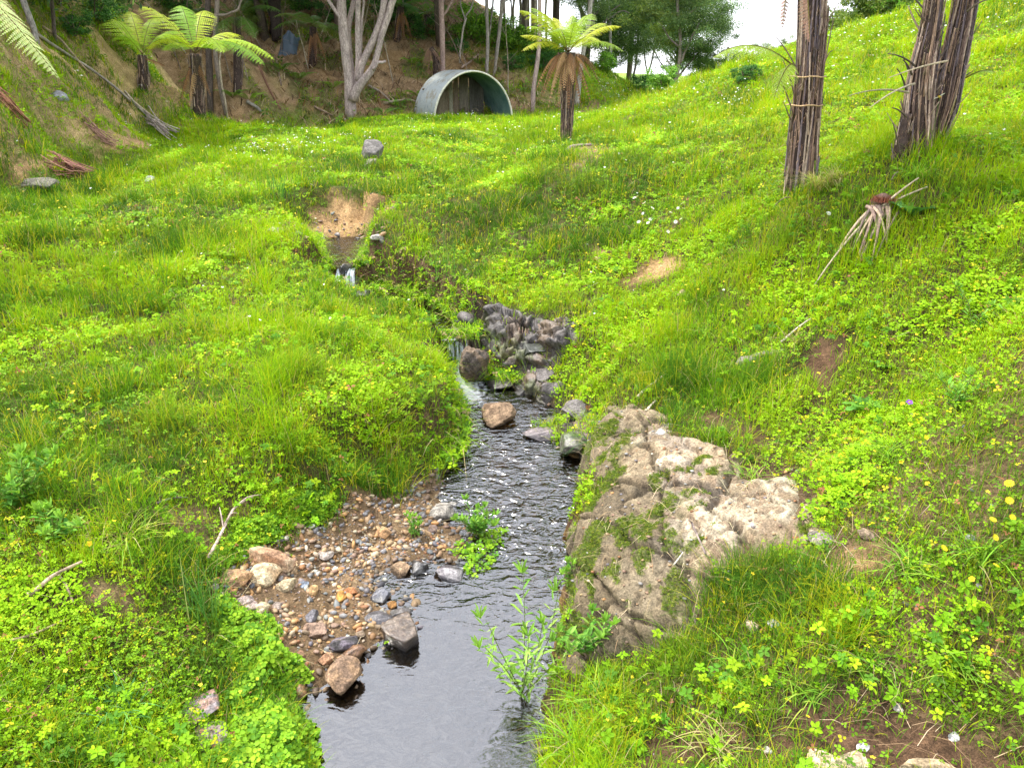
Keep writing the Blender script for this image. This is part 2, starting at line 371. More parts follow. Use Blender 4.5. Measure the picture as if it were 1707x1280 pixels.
def wet_dist(x, y, lo=False):
    """distance outside the water edge, and the level of that water"""
    best = np.full(len(x), 9.); lv = np.zeros(len(x))
    for wl, P, S in REACH:
        a, b = P.min(0)-1, P.max(0)+1; q = np.where((x > a[0]) & (x < b[0]) & (y > a[1]) & (y < b[1]))[0]
        if not len(q): continue
        d = sdf(x[q], y[q], P, S)[0]; m = d < best[q]; best[q[m]] = d[m]; lv[q[m]] = wl
    return best, lv
def ground_colour(x, y):
    h, j, out, bar, cov, cols, wt = masks(x, y); n1 = fbm(x, y, 3, 4, 60)[:, None]; n2 = fbm(x, y, 24, 4, 61)[:, None]
    far = sstep(7, 20, np.hypot(x, y))[:, None]
    g = np.array([.085,.08,.022])*(1-far)+np.array([.17,.29,.02])*far
    base = g*(.6+.9*n2)*(.8+.4*n1)
    brown = sstep(.58, .7, n1)*.5*(1-far); base = base*(1-brown)+np.array([.12,.08,.035])*brown
    rl = (sstep(.2, .6, x)*sstep(4.2, 3.2, y+.2*x))[:, None]; base = base*(1-rl*.8)+np.array([.19,.125,.065])*(.5+n2)*rl*.8
    base = base*(1-wt[:, None])+cols*wt[:, None]*(.65+.7*n2)
    b = sstep(.05, -.05, bar+j)[:, None]; base = base*(1-b)+np.array([.21,.14,.075])*(.5+n2)*b
    fm = floor_mask(x, y)[:, None]; lit = np.array([.38,.26,.14])*(.5+n2)*(.7+.6*n1)
    gr = sstep(.50, .60, fbm(x, y, 1.3, 4, 70))[:, None]; lit = lit*(1-gr*.6)+np.array([.10,.15,.03])*gr*.6
    cl = sstep(.6, .68, fbm(x, y, 1.0, 3, 74))[:, None]; lit = lit*(1-cl*.7)+np.array([.4,.26,.12])*cl*.7
    base = base*(1-fm)+lit*fm
    lm = left_mask(x, y, h)[:, None]*(1-fm); cc = fbm(x, y, 1.5, 5, 80)[:, None]
    c3 = (np.array([.50,.35,.17])*sstep(.48, .60, cc)+np.array([.30,.22,.10])*(1-sstep(.48, .60, cc)))*(.6+.8*n2)
    base = base*(1-lm*.85)+c3*lm*.85
    wd, lv = wet_dist(x, y)
    wetb = (sstep(.16, .0, wd)*sstep(.22, .06, h-lv))[:, None]; base *= 1-.35*wetb     # damp earth at the water line
    bed = (wd < 0)[:, None]; bc = np.array([.21,.13,.05])*(.35+1.3*n2)*(.5+n1); base = np.where(bed, bc, base)
    # steep cut banks show earth
    e = .04; sl = np.hypot(ground(x+e, y)-ground(x-e, y), ground(x, y+e)-ground(x, y-e))/(2*e)
    st = (sstep(1.0, 1.8, sl)*(wd < .22)*(~(wd < 0))*(1-.8*wt))[:, None]; base = base*(1-st)+np.array([.13,.075,.045])*(.5+n2)*st
    return base
def steepf(x, y):
    e = .04; return np.sqrt(1+((ground(x+e, y)-ground(x-e, y))**2+(ground(x, y+e)-ground(x, y-e))**2)/(4*e*e))
def coverage(x, y):
    h, j, out, bar, cov, cols, wt = masks(x, y); wd, lv = wet_dist(x, y)
    c = cov*sstep(-.04, .05, out+j*.9)*sstep(-.04, .08, bar+j*.8)*(wd > .015)
    c *= 1-floor_mask(x, y)*(1-.5*sstep(.50, .58, fbm(x, y, 1.3, 4, 70)))
    lm = left_mask(x, y, h); c *= 1-lm*(1-sstep(.66, .56, fbm(x, y, 1.5, 5, 80)))
    # worn bare soil at the lower right, thin cover
    br = sstep(.35, .0, np.abs(0*x))*0
    lw = sstep(.2, .5, x)*sstep(3.2, 2.6, y+.15*x); c = c*(1-lw*(.5-.48*sstep(.38, .50, fbm(x, y, 4.5, 3, 90)))); c = c*(1-.55*sstep(.60, .68, fbm(x, y, 2.4, 4, 91))*sstep(.6, 1.0, x)*sstep(5, 3.5, y))
    return np.clip(c, 0, 1)

# ------------------------------------------------------------------ ground and water
def ground_mat():
    m, n, b, out = newmat('ground_soil')
    a = n.nodes.new('ShaderNodeAttribute'); a.attribute_name = 'tint'
    t = n.nodes.new('ShaderNodeTexCoord').outputs['Object']
    n1 = nodes_noise(n, 55, 8, .7, t); n2 = nodes_noise(n, 6, 8, .65, t)
    r1 = ramp(n, n1.outputs[0], [(.3, (.45,)*3), (.5, (.95,)*3), (.72, (1.7,)*3)]); r2 = ramp(n, n2.outputs[0], [(.3, (.7, .66, .6)), (.7, (1.25, 1.25, 1.3))])
    c = mixc(n, 1, a.outputs[0], r1.outputs[0], 'MULTIPLY'); n.links.new(mixc(n, 1, c, r2.outputs[0], 'MULTIPLY'), b.inputs['Base Color'])
    n3_ = nodes_noise(n, 190, 5, .75, t); r3 = ramp(n, n3_.outputs[0], [(.34, (.5,)*3), (.66, (1.5,)*3)]); src = b.inputs['Base Color'].links[0].from_socket
    n.links.new(mixc(n, 1, src, r3.outputs[0], 'MULTIPLY'), b.inputs['Base Color']); b.inputs['Roughness'].default_value = .9; b.inputs['Specular IOR Level'].default_value = .2
    ad = n.nodes.new('ShaderNodeMath'); ad.operation = 'MULTIPLY_ADD'; ad.inputs[1].default_value = .4; n.links.new(n3_.outputs[0], ad.inputs[0]); n.links.new(n1.outputs[0], ad.inputs[2])
    bump(n, b, ad.outputs[0], 1.0, .022); return m
ny, nx = XX.shape; idx = np.arange(ny*nx).reshape(ny, nx)
GF = np.stack([idx[:-1, :-1], idx[:-1, 1:], idx[1:, 1:], idx[1:, :-1]], -1).reshape(-1, 4)
GC = ground_colour(XX.ravel(), YY.ravel())
tag(mesh('ground', np.stack([XX.ravel(), YY.ravel(), HH.ravel()], -1), [GF], ground_mat(), colr=GC, smooth=True), kind='structure')

def water_mat():
    m, n, b, out = newmat('stream_water'); n.nodes.remove(b)
    t = n.nodes.new('ShaderNodeTexCoord').outputs['Object']
    def layer(sc, scale, det, dist):
        mp = n.nodes.new('ShaderNodeMapping'); mp.inputs['Scale'].default_value = sc; n.links.new(t, mp.inputs[0])
        q = nodes_noise(n, scale, det, .55, mp.outputs[0]); q.inputs['Distortion'].default_value = dist; return q
    a = layer((1.0, 1.7, 1), 11, 2, .9); c = layer((1, 1.5, 1), 48, 3, .3)
    ad = n.nodes.new('ShaderNodeMath'); ad.operation = 'MULTIPLY_ADD'; n.links.new(c.outputs[0], ad.inputs[0]); ad.inputs[1].default_value = .05; n.links.new(a.outputs[0], ad.inputs[2])
    at = n.nodes.new('ShaderNodeAttribute'); at.attribute_name = 'tint'      # how rippled: rough in the riffle, smooth in the pool
    sp = n.nodes.new('ShaderNodeSeparateColor'); n.links.new(at.outputs[0], sp.inputs[0])
    bp = n.nodes.new('ShaderNodeBump'); bp.inputs['Distance'].default_value = .034; n.links.new(ad.outputs[0], bp.inputs['Height']); n.links.new(sp.outputs[0], bp.inputs['Strength'])
    g = n.nodes.new('ShaderNodeBsdfGlossy'); g.inputs['Roughness'].default_value = .13; n.links.new(bp.outputs[0], g.inputs['Normal'])
    tr = n.nodes.new('ShaderNodeBsdfTransparent'); tr.inputs[0].default_value = (.74, .66, .48, 1)
    fr = n.nodes.new('ShaderNodeFresnel'); fr.inputs[0].default_value = 2.6; n.links.new(bp.outputs[0], fr.inputs['Normal'])
    mxs = n.nodes.new('ShaderNodeMixShader'); n.links.new(fr.outputs[0], mxs.inputs[0]); n.links.new(tr.outputs[0], mxs.inputs[1]); n.links.new(g.outputs[0], mxs.inputs[2])
    # white water
    w = n.nodes.new('ShaderNodeBsdfDiffuse'); w.inputs[0].default_value = (.8, .84, .88, 1)
    ms = n.nodes.new('ShaderNodeMixShader'); n.links.new(sp.outputs[1], ms.inputs[0]); n.links.new(mxs.outputs[0], ms.inputs[1]); n.links.new(w.outputs[0], ms.inputs[2])
    n.links.new(ms.outputs[0], out.inputs[0]); return m
WM = water_mat()
def seg_d(x, y, a, b):
    a = np.array(a); b = np.array(b); e = b-a; t = np.clip(((x-a[0])*e[0]+(y-a[1])*e[1])/(e@e), 0, 1); return np.hypot(x-a[0]-t*e[0], y-a[1]-t*e[1]), t
FALL1 = at_z(765, 617, 0)[:2]; FALL2 = at_z(577, 487, .2)[:2]
for wl, P, S in REACH:
    lo, hi = P.min(0)-.3, P.max(0)+.3; st = .012
    gx = np.arange(lo[0], hi[0], st); gy = np.arange(max(lo[1], .6), hi[1], st); X, Y = np.meshgrid(gx, gy); x = X.ravel(); y = Y.ravel()
    d, _ = sdf(x, y, P, S); inside = d < .16
    if wl == .4: inside &= y > at_z(575, 447, .4)[1]
    if wl == .2: inside &= y > at_z(765, 568, .2)[1]
    foam = np.zeros(len(x)); rough = np.full(len(x), .35); z = np.full(len(x), wl)
    if wl == 0:
        rough = .16+.7*sstep(2.6, 3.3, y)*sstep(5.6, 4.2, y)+.35*sstep(-.15, .15, x)*sstep(3.1, 2.4, y)
        d1, t = seg_d(x, y, FALL1, (FALL1[0]+.1, FALL1[1]-.55)); fn = fbm(x, y*.6, 60, 3, 99)
        foam = sstep(.17, .02, d1+(fn-.5)*.22)*(1-.7*t); z = z+.03*foam*fn*2+.006*(fbm(x, y, 30, 3, 77)-.5)*sstep(2.5, 3.4, y)
        dist = np.hypot(x-FALL1[0], y-FALL1[1]); spots = (fbm(x, y, 75, 2, 98) > .80) & (dist < .7) & (fbm(x, y, 8, 2, 96) > .5); foam = np.maximum(foam, spots*.5)
    if wl == .2:
        dist = np.hypot(x-FALL2[0], (y-FALL2[1])*1.4); fn = fbm(x, y, 40, 3, 97); foam = sstep(.32, .1, dist+(fn-.5)*.25); z = z+.03*foam*fn
        foam = np.maximum(foam, .5*sstep(.1, .02, y-at_z(765, 568, .2)[1])*(fn > .45))
    C = np.stack([rough, foam, 0*foam], -1); ny2, nx2 = X.shape; ii = np.arange(ny2*nx2).reshape(ny2, nx2)
    Q = np.stack([ii[:-1, :-1], ii[:-1, 1:], ii[1:, 1:], ii[1:, :-1]], -1).reshape(-1, 4); Q = Q[inside[Q].all(1)]
    u = np.unique(Q); mpi = np.zeros(len(x), int); mpi[u] = np.arange(len(u))
    tag(mesh('stream_water' if wl == 0 else 'stream_pool', np.stack([x, y, z], -1)[u], [mpi[Q]], WM, colr=C[u], smooth=True), kind='structure')
# the two little falls
def fall(name, cx, ytop, ztop, ybot, zbot, wid, seed):
    m, n, b, out = newmat(name); t = n.nodes.new('ShaderNodeTexCoord').outputs['Object']
    mp = n.nodes.new('ShaderNodeMapping'); mp.inputs['Scale'].default_value = (60, 6, 4); n.links.new(t, mp.inputs[0]); q = nodes_noise(n, 1, 5, .6, mp.outputs[0])
    b.inputs['Base Color'].default_value = (.78, .84, .9, 1); b.inputs['Roughness'].default_value = .15
    r = ramp(n, q.outputs[0], [(.40, (0, 0, 0)), (.62, (.85,)*3)]); tr = n.nodes.new('ShaderNodeBsdfTransparent'); ms = n.nodes.new('ShaderNodeMixShader')
    n.links.new(r.outputs[0], ms.inputs[0]); n.links.new(tr.outputs[0], ms.inputs[1]); n.links.new(b.outputs[0], ms.inputs[2]); n.links.new(ms.outputs[0], out.inputs[0])
    nu, nv = 24, 14; r_ = np.random.default_rng(seed); U, Vv = np.meshgrid(np.linspace(-1, 1, nu), np.linspace(0, 1, nv))
    w_ = wid*(1+.25*Vv); x = cx+U*w_/2+.01*np.sin(U*9+seed); y = ytop+.12*(1-Vv)*0+(ybot-ytop)*Vv**.7+.012*np.sin(U*14)-.02; z = ztop+(zbot-ztop)*Vv**1.6+.004*np.sin(U*20)
    i = np.arange(nu*nv).reshape(nv, nu); Q = np.stack([i[:-1, :-1], i[:-1, 1:], i[1:, 1:], i[1:, :-1]], -1).reshape(-1, 4)
    tag(mesh(name, np.stack([x, y, z], -1).reshape(-1, 3), [Q], m, smooth=True), kind='structure')
yt = at_z(765, 568, .2)[1]; fall('waterfall', FALL1[0]-.005, yt+.03, .212, yt-.13, .0, .15, 1)
yt2 = at_z(575, 447, .4)[1]; fall('waterfall', at_z(580, 447, .4)[0], yt2+.03, .412, yt2-.22, .2, .17, 2)

# ------------------------------------------------------------------ ground cover
def polar(n, p, r0, r1, seed, a0=-60, a1=60):
    n = int(n*1.42); r0 = min(r0, .9) if r0 < 3 else r0; r_ = np.random.default_rng(seed); q = 2-p; u = r_.random(n)
    r = (r0**q+(r1**q-r0**q)*u)**(1/q); th = np.radians(r_.uniform(a0, a1, n)); return r*np.sin(th), r*np.cos(th), r
def in_view(x, y, z):      # a margin well past the frame on every side
    px, py, d = project(x, y, z); return (px > -1100) & (px < PW+1100) & (py > -500) & (py < PH+900) & (d > .5)
def pal(n, cols, wts, seed, var=.25):
    r_ = np.random.default_rng(seed); k = r_.choice(len(cols), n, p=np.array(wts)/sum(wts)); c = np.array(cols)[k]
    return c*(1+var*(r_.random((n, 1))-.5)*2)*(1+.12*(r_.random((n, 3))-.5))
G_BRIGHT = (.33,.50,.008); G_MID = (.175,.35,.012); G_DARK = (.065,.165,.014); G_YEL = (.50,.50,.02); STRAW = (.46,.36,.17); G_BLUE = (.10,.24,.06)
def blades(mb, B, Lh, W, az, lean, C, seed, droop=.55, seg=3):
    """curved tapering blades; B base points, lean = how far the tip swings out"""
    r_ = np.random.default_rng(seed); n = len(B); d = np.stack([np.cos(az), np.sin(az), 0*az], -1); s = np.stack([-d[:, 1], d[:, 0], 0*az], -1)
    tw = r_.uniform(-.8, .8, n)[:, None]; s = s*np.cos(tw)+d*np.sin(tw)*.6
    ts = np.linspace(0, 1, seg+1); rows = []
    for t in ts[:-1]:
        c = B+d*(Lh*lean*t**1.5)[:, None]+np.array([0, 0, 1.])*(Lh*(t-droop*lean*t*t))[:, None]
        wv = s*(W*(1-t)**.6*(.55+.45*min(1, t*4+.3)))[:, None]/2; rows += [c-wv, c+wv]
    tip = B+d*(Lh*lean)[:, None]+np.array([0, 0, 1.])*(Lh*(1-droop*lean))[:, None]; rows.append(tip)
    V = np.stack(rows, 1); k = V.shape[1]; o = np.arange(n)[:, None]*k
    Q = np.concatenate([o+np.array([[2*i, 2*i+1, 2*i+3, 2*i+2]]) for i in range(seg-1)]) if seg > 1 else np.zeros((0, 4), int)
    T = o+np.array([[2*seg-2, 2*seg-1, 2*seg]]); mb.add(V.reshape(-1, 3), [Q, T], np.repeat(C, k, axis=0))
def leaflets(mb, B, D, N, Lg, Wd, C, detail=True, fold=.18):
    """leaf blades: B base, D direction, N normal"""
    S = np.cross(N, D); S /= np.linalg.norm(S, axis=1)[:, None]+1e-9; L_ = Lg[:, None]; W_ = Wd[:, None]/2; n = len(B)
    if detail:
        V = np.stack([B, B+D*L_*.35+S*W_+N*W_*fold, B+D*L_*.75+S*W_*.8+N*W_*fold, B+D*L_-N*L_*.12, B+D*L_*.75-S*W_*.8+N*W_*fold, B+D*L_*.35-S*W_+N*W_*fold], 1); k = 6
        o = np.arange(n)[:, None]*6; F = [np.concatenate([o+np.array([[0, 3, 2, 1]]), o+np.array([[0, 5, 4, 3]])])]
    else:
        V = np.stack([B, B+D*L_*.5+S*W_, B+D*L_, B+D*L_*.5-S*W_], 1); k = 4; o = np.arange(n)[:, None]*4; F = [o+np.array([[0, 3, 2, 1]])]
    mb.add(V.reshape(-1, 3), F, np.repeat(C, k, axis=0))
def unit(v): return v/(np.linalg.norm(v, axis=-1, keepdims=True)+1e-9)
def tri_leaves(mb, P, size, C, seed, k=3, detail=True, round_=.85, tilt=.45):
    r_ = np.random.default_rng(seed); n = len(P); N = unit(np.stack([r_.normal(0, tilt, n), r_.normal(0, tilt, n)-.15, np.ones(n)], -1)); a0 = r_.uniform(0, 6.28, n)
    X = unit(np.cross(N, np.array([0, 1., .1]))); Y = np.cross(N, X)
    for i in range(k):
        a = a0+i*6.283/k+r_.normal(0, .15, n); D = X*np.cos(a)[:, None]+Y*np.sin(a)[:, None]; D = unit(D+N*r_.normal(0, .15, (n, 1)))
        leaflets(mb, P+D*size[:, None]*.08, D, N, size*.62, size*.62*round_, C*(1+.1*(r_.random((n, 1))-.5)), detail)
LEAF = leaf_mat('grass_leaf', .35, .65, .06); LEAF2 = leaf_mat('herb_leaf', .3, .55, .10)
def hue(x, y): return fbm(x, y, .55, 4, 101), fbm(x, y, 2.3, 4, 102), fbm(x, y, 7.0, 3, 103)
def region_w(x, y):
    """share of broad-leaved herbs rather than grass"""
    a = hue(x, y); near = sstep(4.2, 2.2, np.hypot(x, y)); right = sstep(.3, 1.2, x)
    s = .30+.45*near*(x < 0)+.15*right+(a[1]-.5)*1.6+(a[2]-.5)*.8
    s = s-.14*sstep(3.3, 4.5, y)
    bank = sstep(-.2, .5, x)*sstep(5, 6, y)*sstep(10, 8, y)*.25; return np.clip(s+bank, .05, .95)
def grass_colours(x, y, seed):
    n = len(x); a, b, c = hue(x, y); r_ = np.random.default_rng(seed)
    right = sstep(1.0, 3, x)*sstep(3, 8, y); rim = sstep(8, 14, np.hypot(x, y))
    k = (a-.5)*.8+(b-.5)*.9+.5-.02+.08*right+.05*rim+(r_.random(n)-.5)*.28; t = np.clip((k-.34)/.34, 0, 1)[:, None]
    C = np.where(t < .5, np.array(G_DARK)*(1-2*t)+np.array(G_MID)*2*t, np.array(G_MID)*(2-2*t)+np.array(G_BRIGHT)*(2*t-1))
    ye = (r_.random(n) < .10+.25*sstep(.5, .65, c)+.15*right)[:, None]; C = np.where(ye, np.array(G_YEL)*.9, C)
    st = (r_.random(n) < .035+.16*sstep(.6, .7, b)*sstep(.4, .6, c))[:, None]; C = np.where(st, np.array(STRAW), C)
    du = (.28*sstep(.52, .68, fbm(x, y, 1.7, 4, 107)))[:, None]; C = C*(1-du)+np.array([.18,.24,.03])*du
    return C*(1+.3*(r_.random((n, 1))-.5))
# tufts of grass blades
g = MB(); NT = 100000
x, y, r = polar(NT, 1.55, 1.15, 36, 11); _r = np.random.default_rng(9); _x = _r.uniform(-13, -4.6, 16000); _y = _r.uniform(6, 23, 16000); x = np.append(x, _x); y = np.append(y, _y); r = np.append(r, np.hypot(_x, _y)); NT = len(x); z = ground(x, y); c = coverage(x, y); hb = region_w(x, y); rr = np.random.default_rng(12)
keep = (rr.random(NT) < c*(1.05-.7*hb)*np.minimum(steepf(x, y), 3)) & in_view(x, y, z); x, y, z, r, c, hb = [v[keep] for v in (x, y, z, r, c, hb)]
print('tufts', len(x))
lenf = .055+.10*fbm(x, y, 1.3, 3, 120)**1.5+.12*sstep(.52, .7, fbm(x, y, 3.1, 3, 121))
lenf *= np.where((x < 0) & (y < 3.2), .75, 1.)*(1+.4*sstep(7, 20, r)); lenf = np.where((x < 0) & (r > 12), lenf*.75, lenf)
nb = 11; n = len(x); X = np.repeat(x, nb); Y = np.repeat(y, nb); R = np.repeat(r, nb); sp = .006*R**.7+.012
X = X+rr.normal(0, 1, n*nb)*sp; Y = Y+rr.normal(0, 1, n*nb)*sp; Z = ground(X, Y)-.005
wdok = wet_dist(X, Y)[0] > .0
C = grass_colours(X, Y, 13); az = rr.uniform(0, 6.283, n*nb); LL = np.repeat(lenf*(1-.45*sstep(.3, .5, x)*sstep(3.3, 2.8, y)), nb)*rr.uniform(.55, 1.35, n*nb)
W = (.0024+.0014*rr.random(n*nb))*np.maximum(1, (R/3.0)**.72); lean = np.clip(rr.normal(.55, .28, n*nb), .05, 1.3)
blades(g, np.stack([X, Y, Z], -1)[wdok], LL[wdok], W[wdok], az[wdok], lean[wdok], C[wdok], 14)
tag(g.build('grass', LEAF), kind='stuff')
# clover, lotus and buttercup leaves between the grass
g = MB(); NT = 470000
x, y, r = polar(NT, 1.5, 1.15, 34, 21); _x = _r.uniform(-13, -4.6, 16000); _y = _r.uniform(6, 23, 16000); x = np.append(x, _x); y = np.append(y, _y); r = np.append(r, np.hypot(_x, _y)); NT = len(x); z = ground(x, y); c = coverage(x, y); hb = region_w(x, y); rr = np.random.default_rng(22)
keep = (rr.random(NT) < c*(hb*1.05+.1)*np.minimum(steepf(x, y), 3)) & in_view(x, y, z); x, y, z, r = [v[keep] for v in (x, y, z, r)]; n = len(x); print('herb leaves', n)
a, b, cc = hue(x, y); lift = rr.random(n)**.8*(.02+.09*fbm(x, y, 3.3, 3, 130))*(1+.3*sstep(6, 14, r))
t = np.clip((a*.4+b*.6+(rr.random(n)-.5)*.35-.3)/.36, 0, 1)[:, None]; C = np.array(G_DARK)*(1-t)+np.array([.29,.50,.012])*t
C = np.where((rr.random(n) < .07)[:, None], np.array(G_YEL), C); C = np.where((rr.random(n) < .03)[:, None], np.array([.30,.13,.06]), C)
C = C*(1+.3*(rr.random((n, 1))-.5)); size = rr.uniform(.009, .020, n)*(1+.5*sstep(.6, .7, b))*np.maximum(1, (r/3.4)**.65)*(.7+.7*fbm(x, y, 2.0, 2, 131))
P = np.stack([x, y, z+lift], -1); nr = r < 3.9
tri_leaves(g, P[nr], size[nr], C[nr], 23, 3, True); tri_leaves(g, P[~nr], size[~nr]*1.15, C[~nr], 24, 3, False)
tag(g.build('clover', LEAF2), kind='stuff')
# larger jagged buttercup leaves low on the right and left foreground
g = MB(); NT = 9000; x, y, r = polar(NT, 1.3, 1.2, 7, 31); NT = len(x); z = ground(x, y); c = coverage(x, y); rr = np.random.default_rng(32)
keep = (rr.random(NT) < c*sstep(.42, .6, fbm(x, y, 2.7, 3, 140))) & in_view(x, y, z); x, y, z = x[keep], y[keep], z[keep]; n = len(x)
C = pal(n, [(.20,.39,.012), (.31,.48,.014), (.10,.24,.02)], [3, 2, 2], 33); P = np.stack([x, y, z+rr.uniform(.02, .09, n)], -1); s = rr.uniform(.024, .044, n)
tri_leaves(g, P, s, C, 34, 5, True, .6, .5); tri_leaves(g, P+[0, 0, .002], s*.7, C*1.05, 35, 5, True, .6, .5)
tag(g.build('buttercup_leaves', LEAF2), kind='stuff')
# watercress mounds
WC_PX = [(370,1010),(420,1030),(470,1060),(500,1130),(480,1170),(520,1200),(530,1290),(545,1400),(340,1400),(370,1290),(390,1190),(400,1110),(360,1050)]
WC2 = [(400,925),(470,880),(545,860),(560,800),(480,830),(400,880),(370,920),(380,950)]
WC3 = [(770,905),(845,915),(845,945),(790,975),(765,960),(745,930)]
def cress(polys, N, seed, hmax, smin, smax, cols=((.19,.37,.02), (.28,.46,.025), (.10,.24,.02))):
    g = MB(); rr = np.random.default_rng(seed); PP = []
    for px_, n_, hm in polys:
        Pn = plan(px_); lo, hi = Pn.min(0)-.05, Pn.max(0)+.05; x = rr.uniform(lo[0], hi[0], n_); y = rr.uniform(lo[1], hi[1], n_)
        d = sd_poly(x, y, Pn)+(fbm(x, y, 9, 3, 150)-.5)*.16; m = d < 0; x, y, d = x[m], y[m], d[m]
        z = np.maximum(ground(x, y), 0)+.006+rr.random(len(x))**.7*hm*np.clip(-d*9, .12, 1)*(.5+fbm(x, y, 11, 2, 151)); PP.append(np.stack([x, y, z], -1))
    P = np.concatenate(PP); n = len(P); C = pal(n, cols, [4, 4, 2], seed+1); tri_leaves(g, P, rr.uniform(smin, smax, n), C, seed+2, 3, True, 1.0, .4)
    return g
tag(cress([(WC_PX, 7000, .10), (WC2, 4500, .07), (WC3, 430, .02)], 0, 41, 0, .016, .032).build('watercress', LEAF2), kind='stuff')
# low leaves hanging over the cut banks
g = MB(); rr = np.random.default_rng(51); PP = []; 
for wl, Pp, S in REACH:
    for i in range(len(Pp)):
        a, b = Pp[i], Pp[(i+1) % len(Pp)]
        if S[i] < 2.5 and not (S[i] >= 1 and Pp[i][0] < -.1): continue
        if wl == 0 and Pp[i][0] > -.05 and Pp[i][1] < 4.2: continue
        ln = np.hypot(*(b-a)); n_ = int(ln*900)+1; t = rr.random((n_, 1)); q = a*(1-t)+b*t; nrm = np.array([b[1]-a[1], a[0]-b[0]])/max(ln, 1e-6)
        q = q-nrm*0+rr.normal(0, .05, (n_, 2)); zz = ground(q[:, 0], q[:, 1]); PP.append(np.column_stack([q, np.maximum(zz, wl+.03)+rr.random(n_)*.07]))
P = np.concatenate(PP); wl_ok = wet_dist(P[:, 0], P[:, 1])[0] > -.06; P = P[wl_ok]; n = len(P)
C = pal(n, [G_MID, G_BRIGHT, G_DARK, STRAW], [4, 3, 2, .8], 52); tri_leaves(g, P[::2], rr.uniform(.022, .045, len(P[::2])), C[::2], 53, 3, True)
Q = P[1::2]; blades(g, Q, rr.uniform(.08, .22, len(Q)), rr.uniform(.003, .006, len(Q)), rr.uniform(0, 6.28, len(Q)), rr.uniform(.7, 1.5, len(Q)), C[1::2], 54, droop=.95)
tag(g.build('bank_herbs', LEAF2), kind='stuff')
# tiny flowers scattered through the meadow
def flowers(name, N, p, r0, r1, seed, size, colr, dens, h0):
    x, y, r = polar(N, p, r0, r1, seed); N = len(x); z = ground(x, y); rr = np.random.default_rng(seed+1); k = (rr.random(N) < dens(x, y)*coverage(x, y)) & in_view(x, y, z)
    x, y, z, r = x[k], y[k], z[k], r[k]; n = len(x); g = MB(); P = np.stack([x, y, z+rr.uniform(h0*.6, h0*1.4, n)], -1); s = size*np.maximum(1, (r/6)**.6)*rr.uniform(.7, 1.3, n)
    tri_leaves(g, P, s, np.broadcast_to(np.array(colr), (n, 3))*(1+.15*(rr.random((n, 1))-.5)), seed+2, 5, False, .8, .35)
    blades(g, np.stack([x, y, z], -1), P[:, 2]-z, .0018*np.maximum(1, r/4), rr.uniform(0, 6.28, n), 0*x+.02, np.broadcast_to(np.array([.12,.26,.03]), (n, 3)), seed+3, seg=2)
    print(name, n); tag(g.build(name, PETAL), kind='stuff')
PETAL = leaf_mat('petal', .2)
flowers('white_flowers', 26000, 1.0, 5, 30, 61, .013, (.85,.85,.80), lambda x, y: .02+.36*sstep(.5, .66, fbm(x, y, .9, 3, 160))*sstep(8, 14, y)+.5*sstep(9, 13, np.hypot(x, y))*(x > 3)*sstep(.45, .6, fbm(x, y, .8, 2, 162)), .11)
flowers('yellow_flowers', 13000, 1.3, 1.3, 26, 71, .011, (.85,.62,.03), lambda x, y: .05+.28*sstep(.5, .65, fbm(x, y, 1.1, 3, 161))*np.where(x > 1.0, 1.4, .6), .12)

# ------------------------------------------------------------------ rocks
import bmesh
def ico(sub):
    bm = bmesh.new(); bmesh.ops.create_icosphere(bm, subdivisions=sub, radius=1); V = np.array([v.co[:] for v in bm.verts]); F = np.array([[v.index for v in f.verts] for f in bm.faces]); bm.free(); return V, F
ICO = {k: ico(k) for k in (1, 2, 3, 5)}
def n3(P, s, seed): return (fbm(P[:, 0]+P[:, 2]*.6, P[:, 1]+.3*P[:, 2], s, 3, seed)+fbm(P[:, 1]-P[:, 0]*.4, P[:, 2]-P[:, 0]*.5, s, 3, seed+9))/2
def rock_shape(sub, seed, npl=11, sharp=.9, rough=.07):
    V, F = ICO[sub]; r = np.random.default_rng(seed); N = unit(r.normal(size=(npl, 3))); hgt = r.uniform(.48, .85, npl); dt = V@N.T
    rad = np.where(dt > .15, hgt/np.maximum(dt, .15), 9).min(1); rad = np.minimum(rad, 1.0); P = V*(rad[:, None]*sharp+(1-sharp)*.85)
    if sub >= 3: P = P*(1+rough*(n3(P, 2.2, seed)-.5)[:, None]*2+rough*.6*(np.abs(n3(P, 6, seed+3)-.5))[:, None]*2+rough*.3*(n3(P, 14, seed+5)-.5)[:, None]*2)
    return P, F
ROCKM = tint_mat('rock_dry', .88, 30, .42, 1.45, 1.0, .010); ROCKW = tint_mat('rock_wet', .3, 34, .4, 1.45, .8, .008, spec=.6)
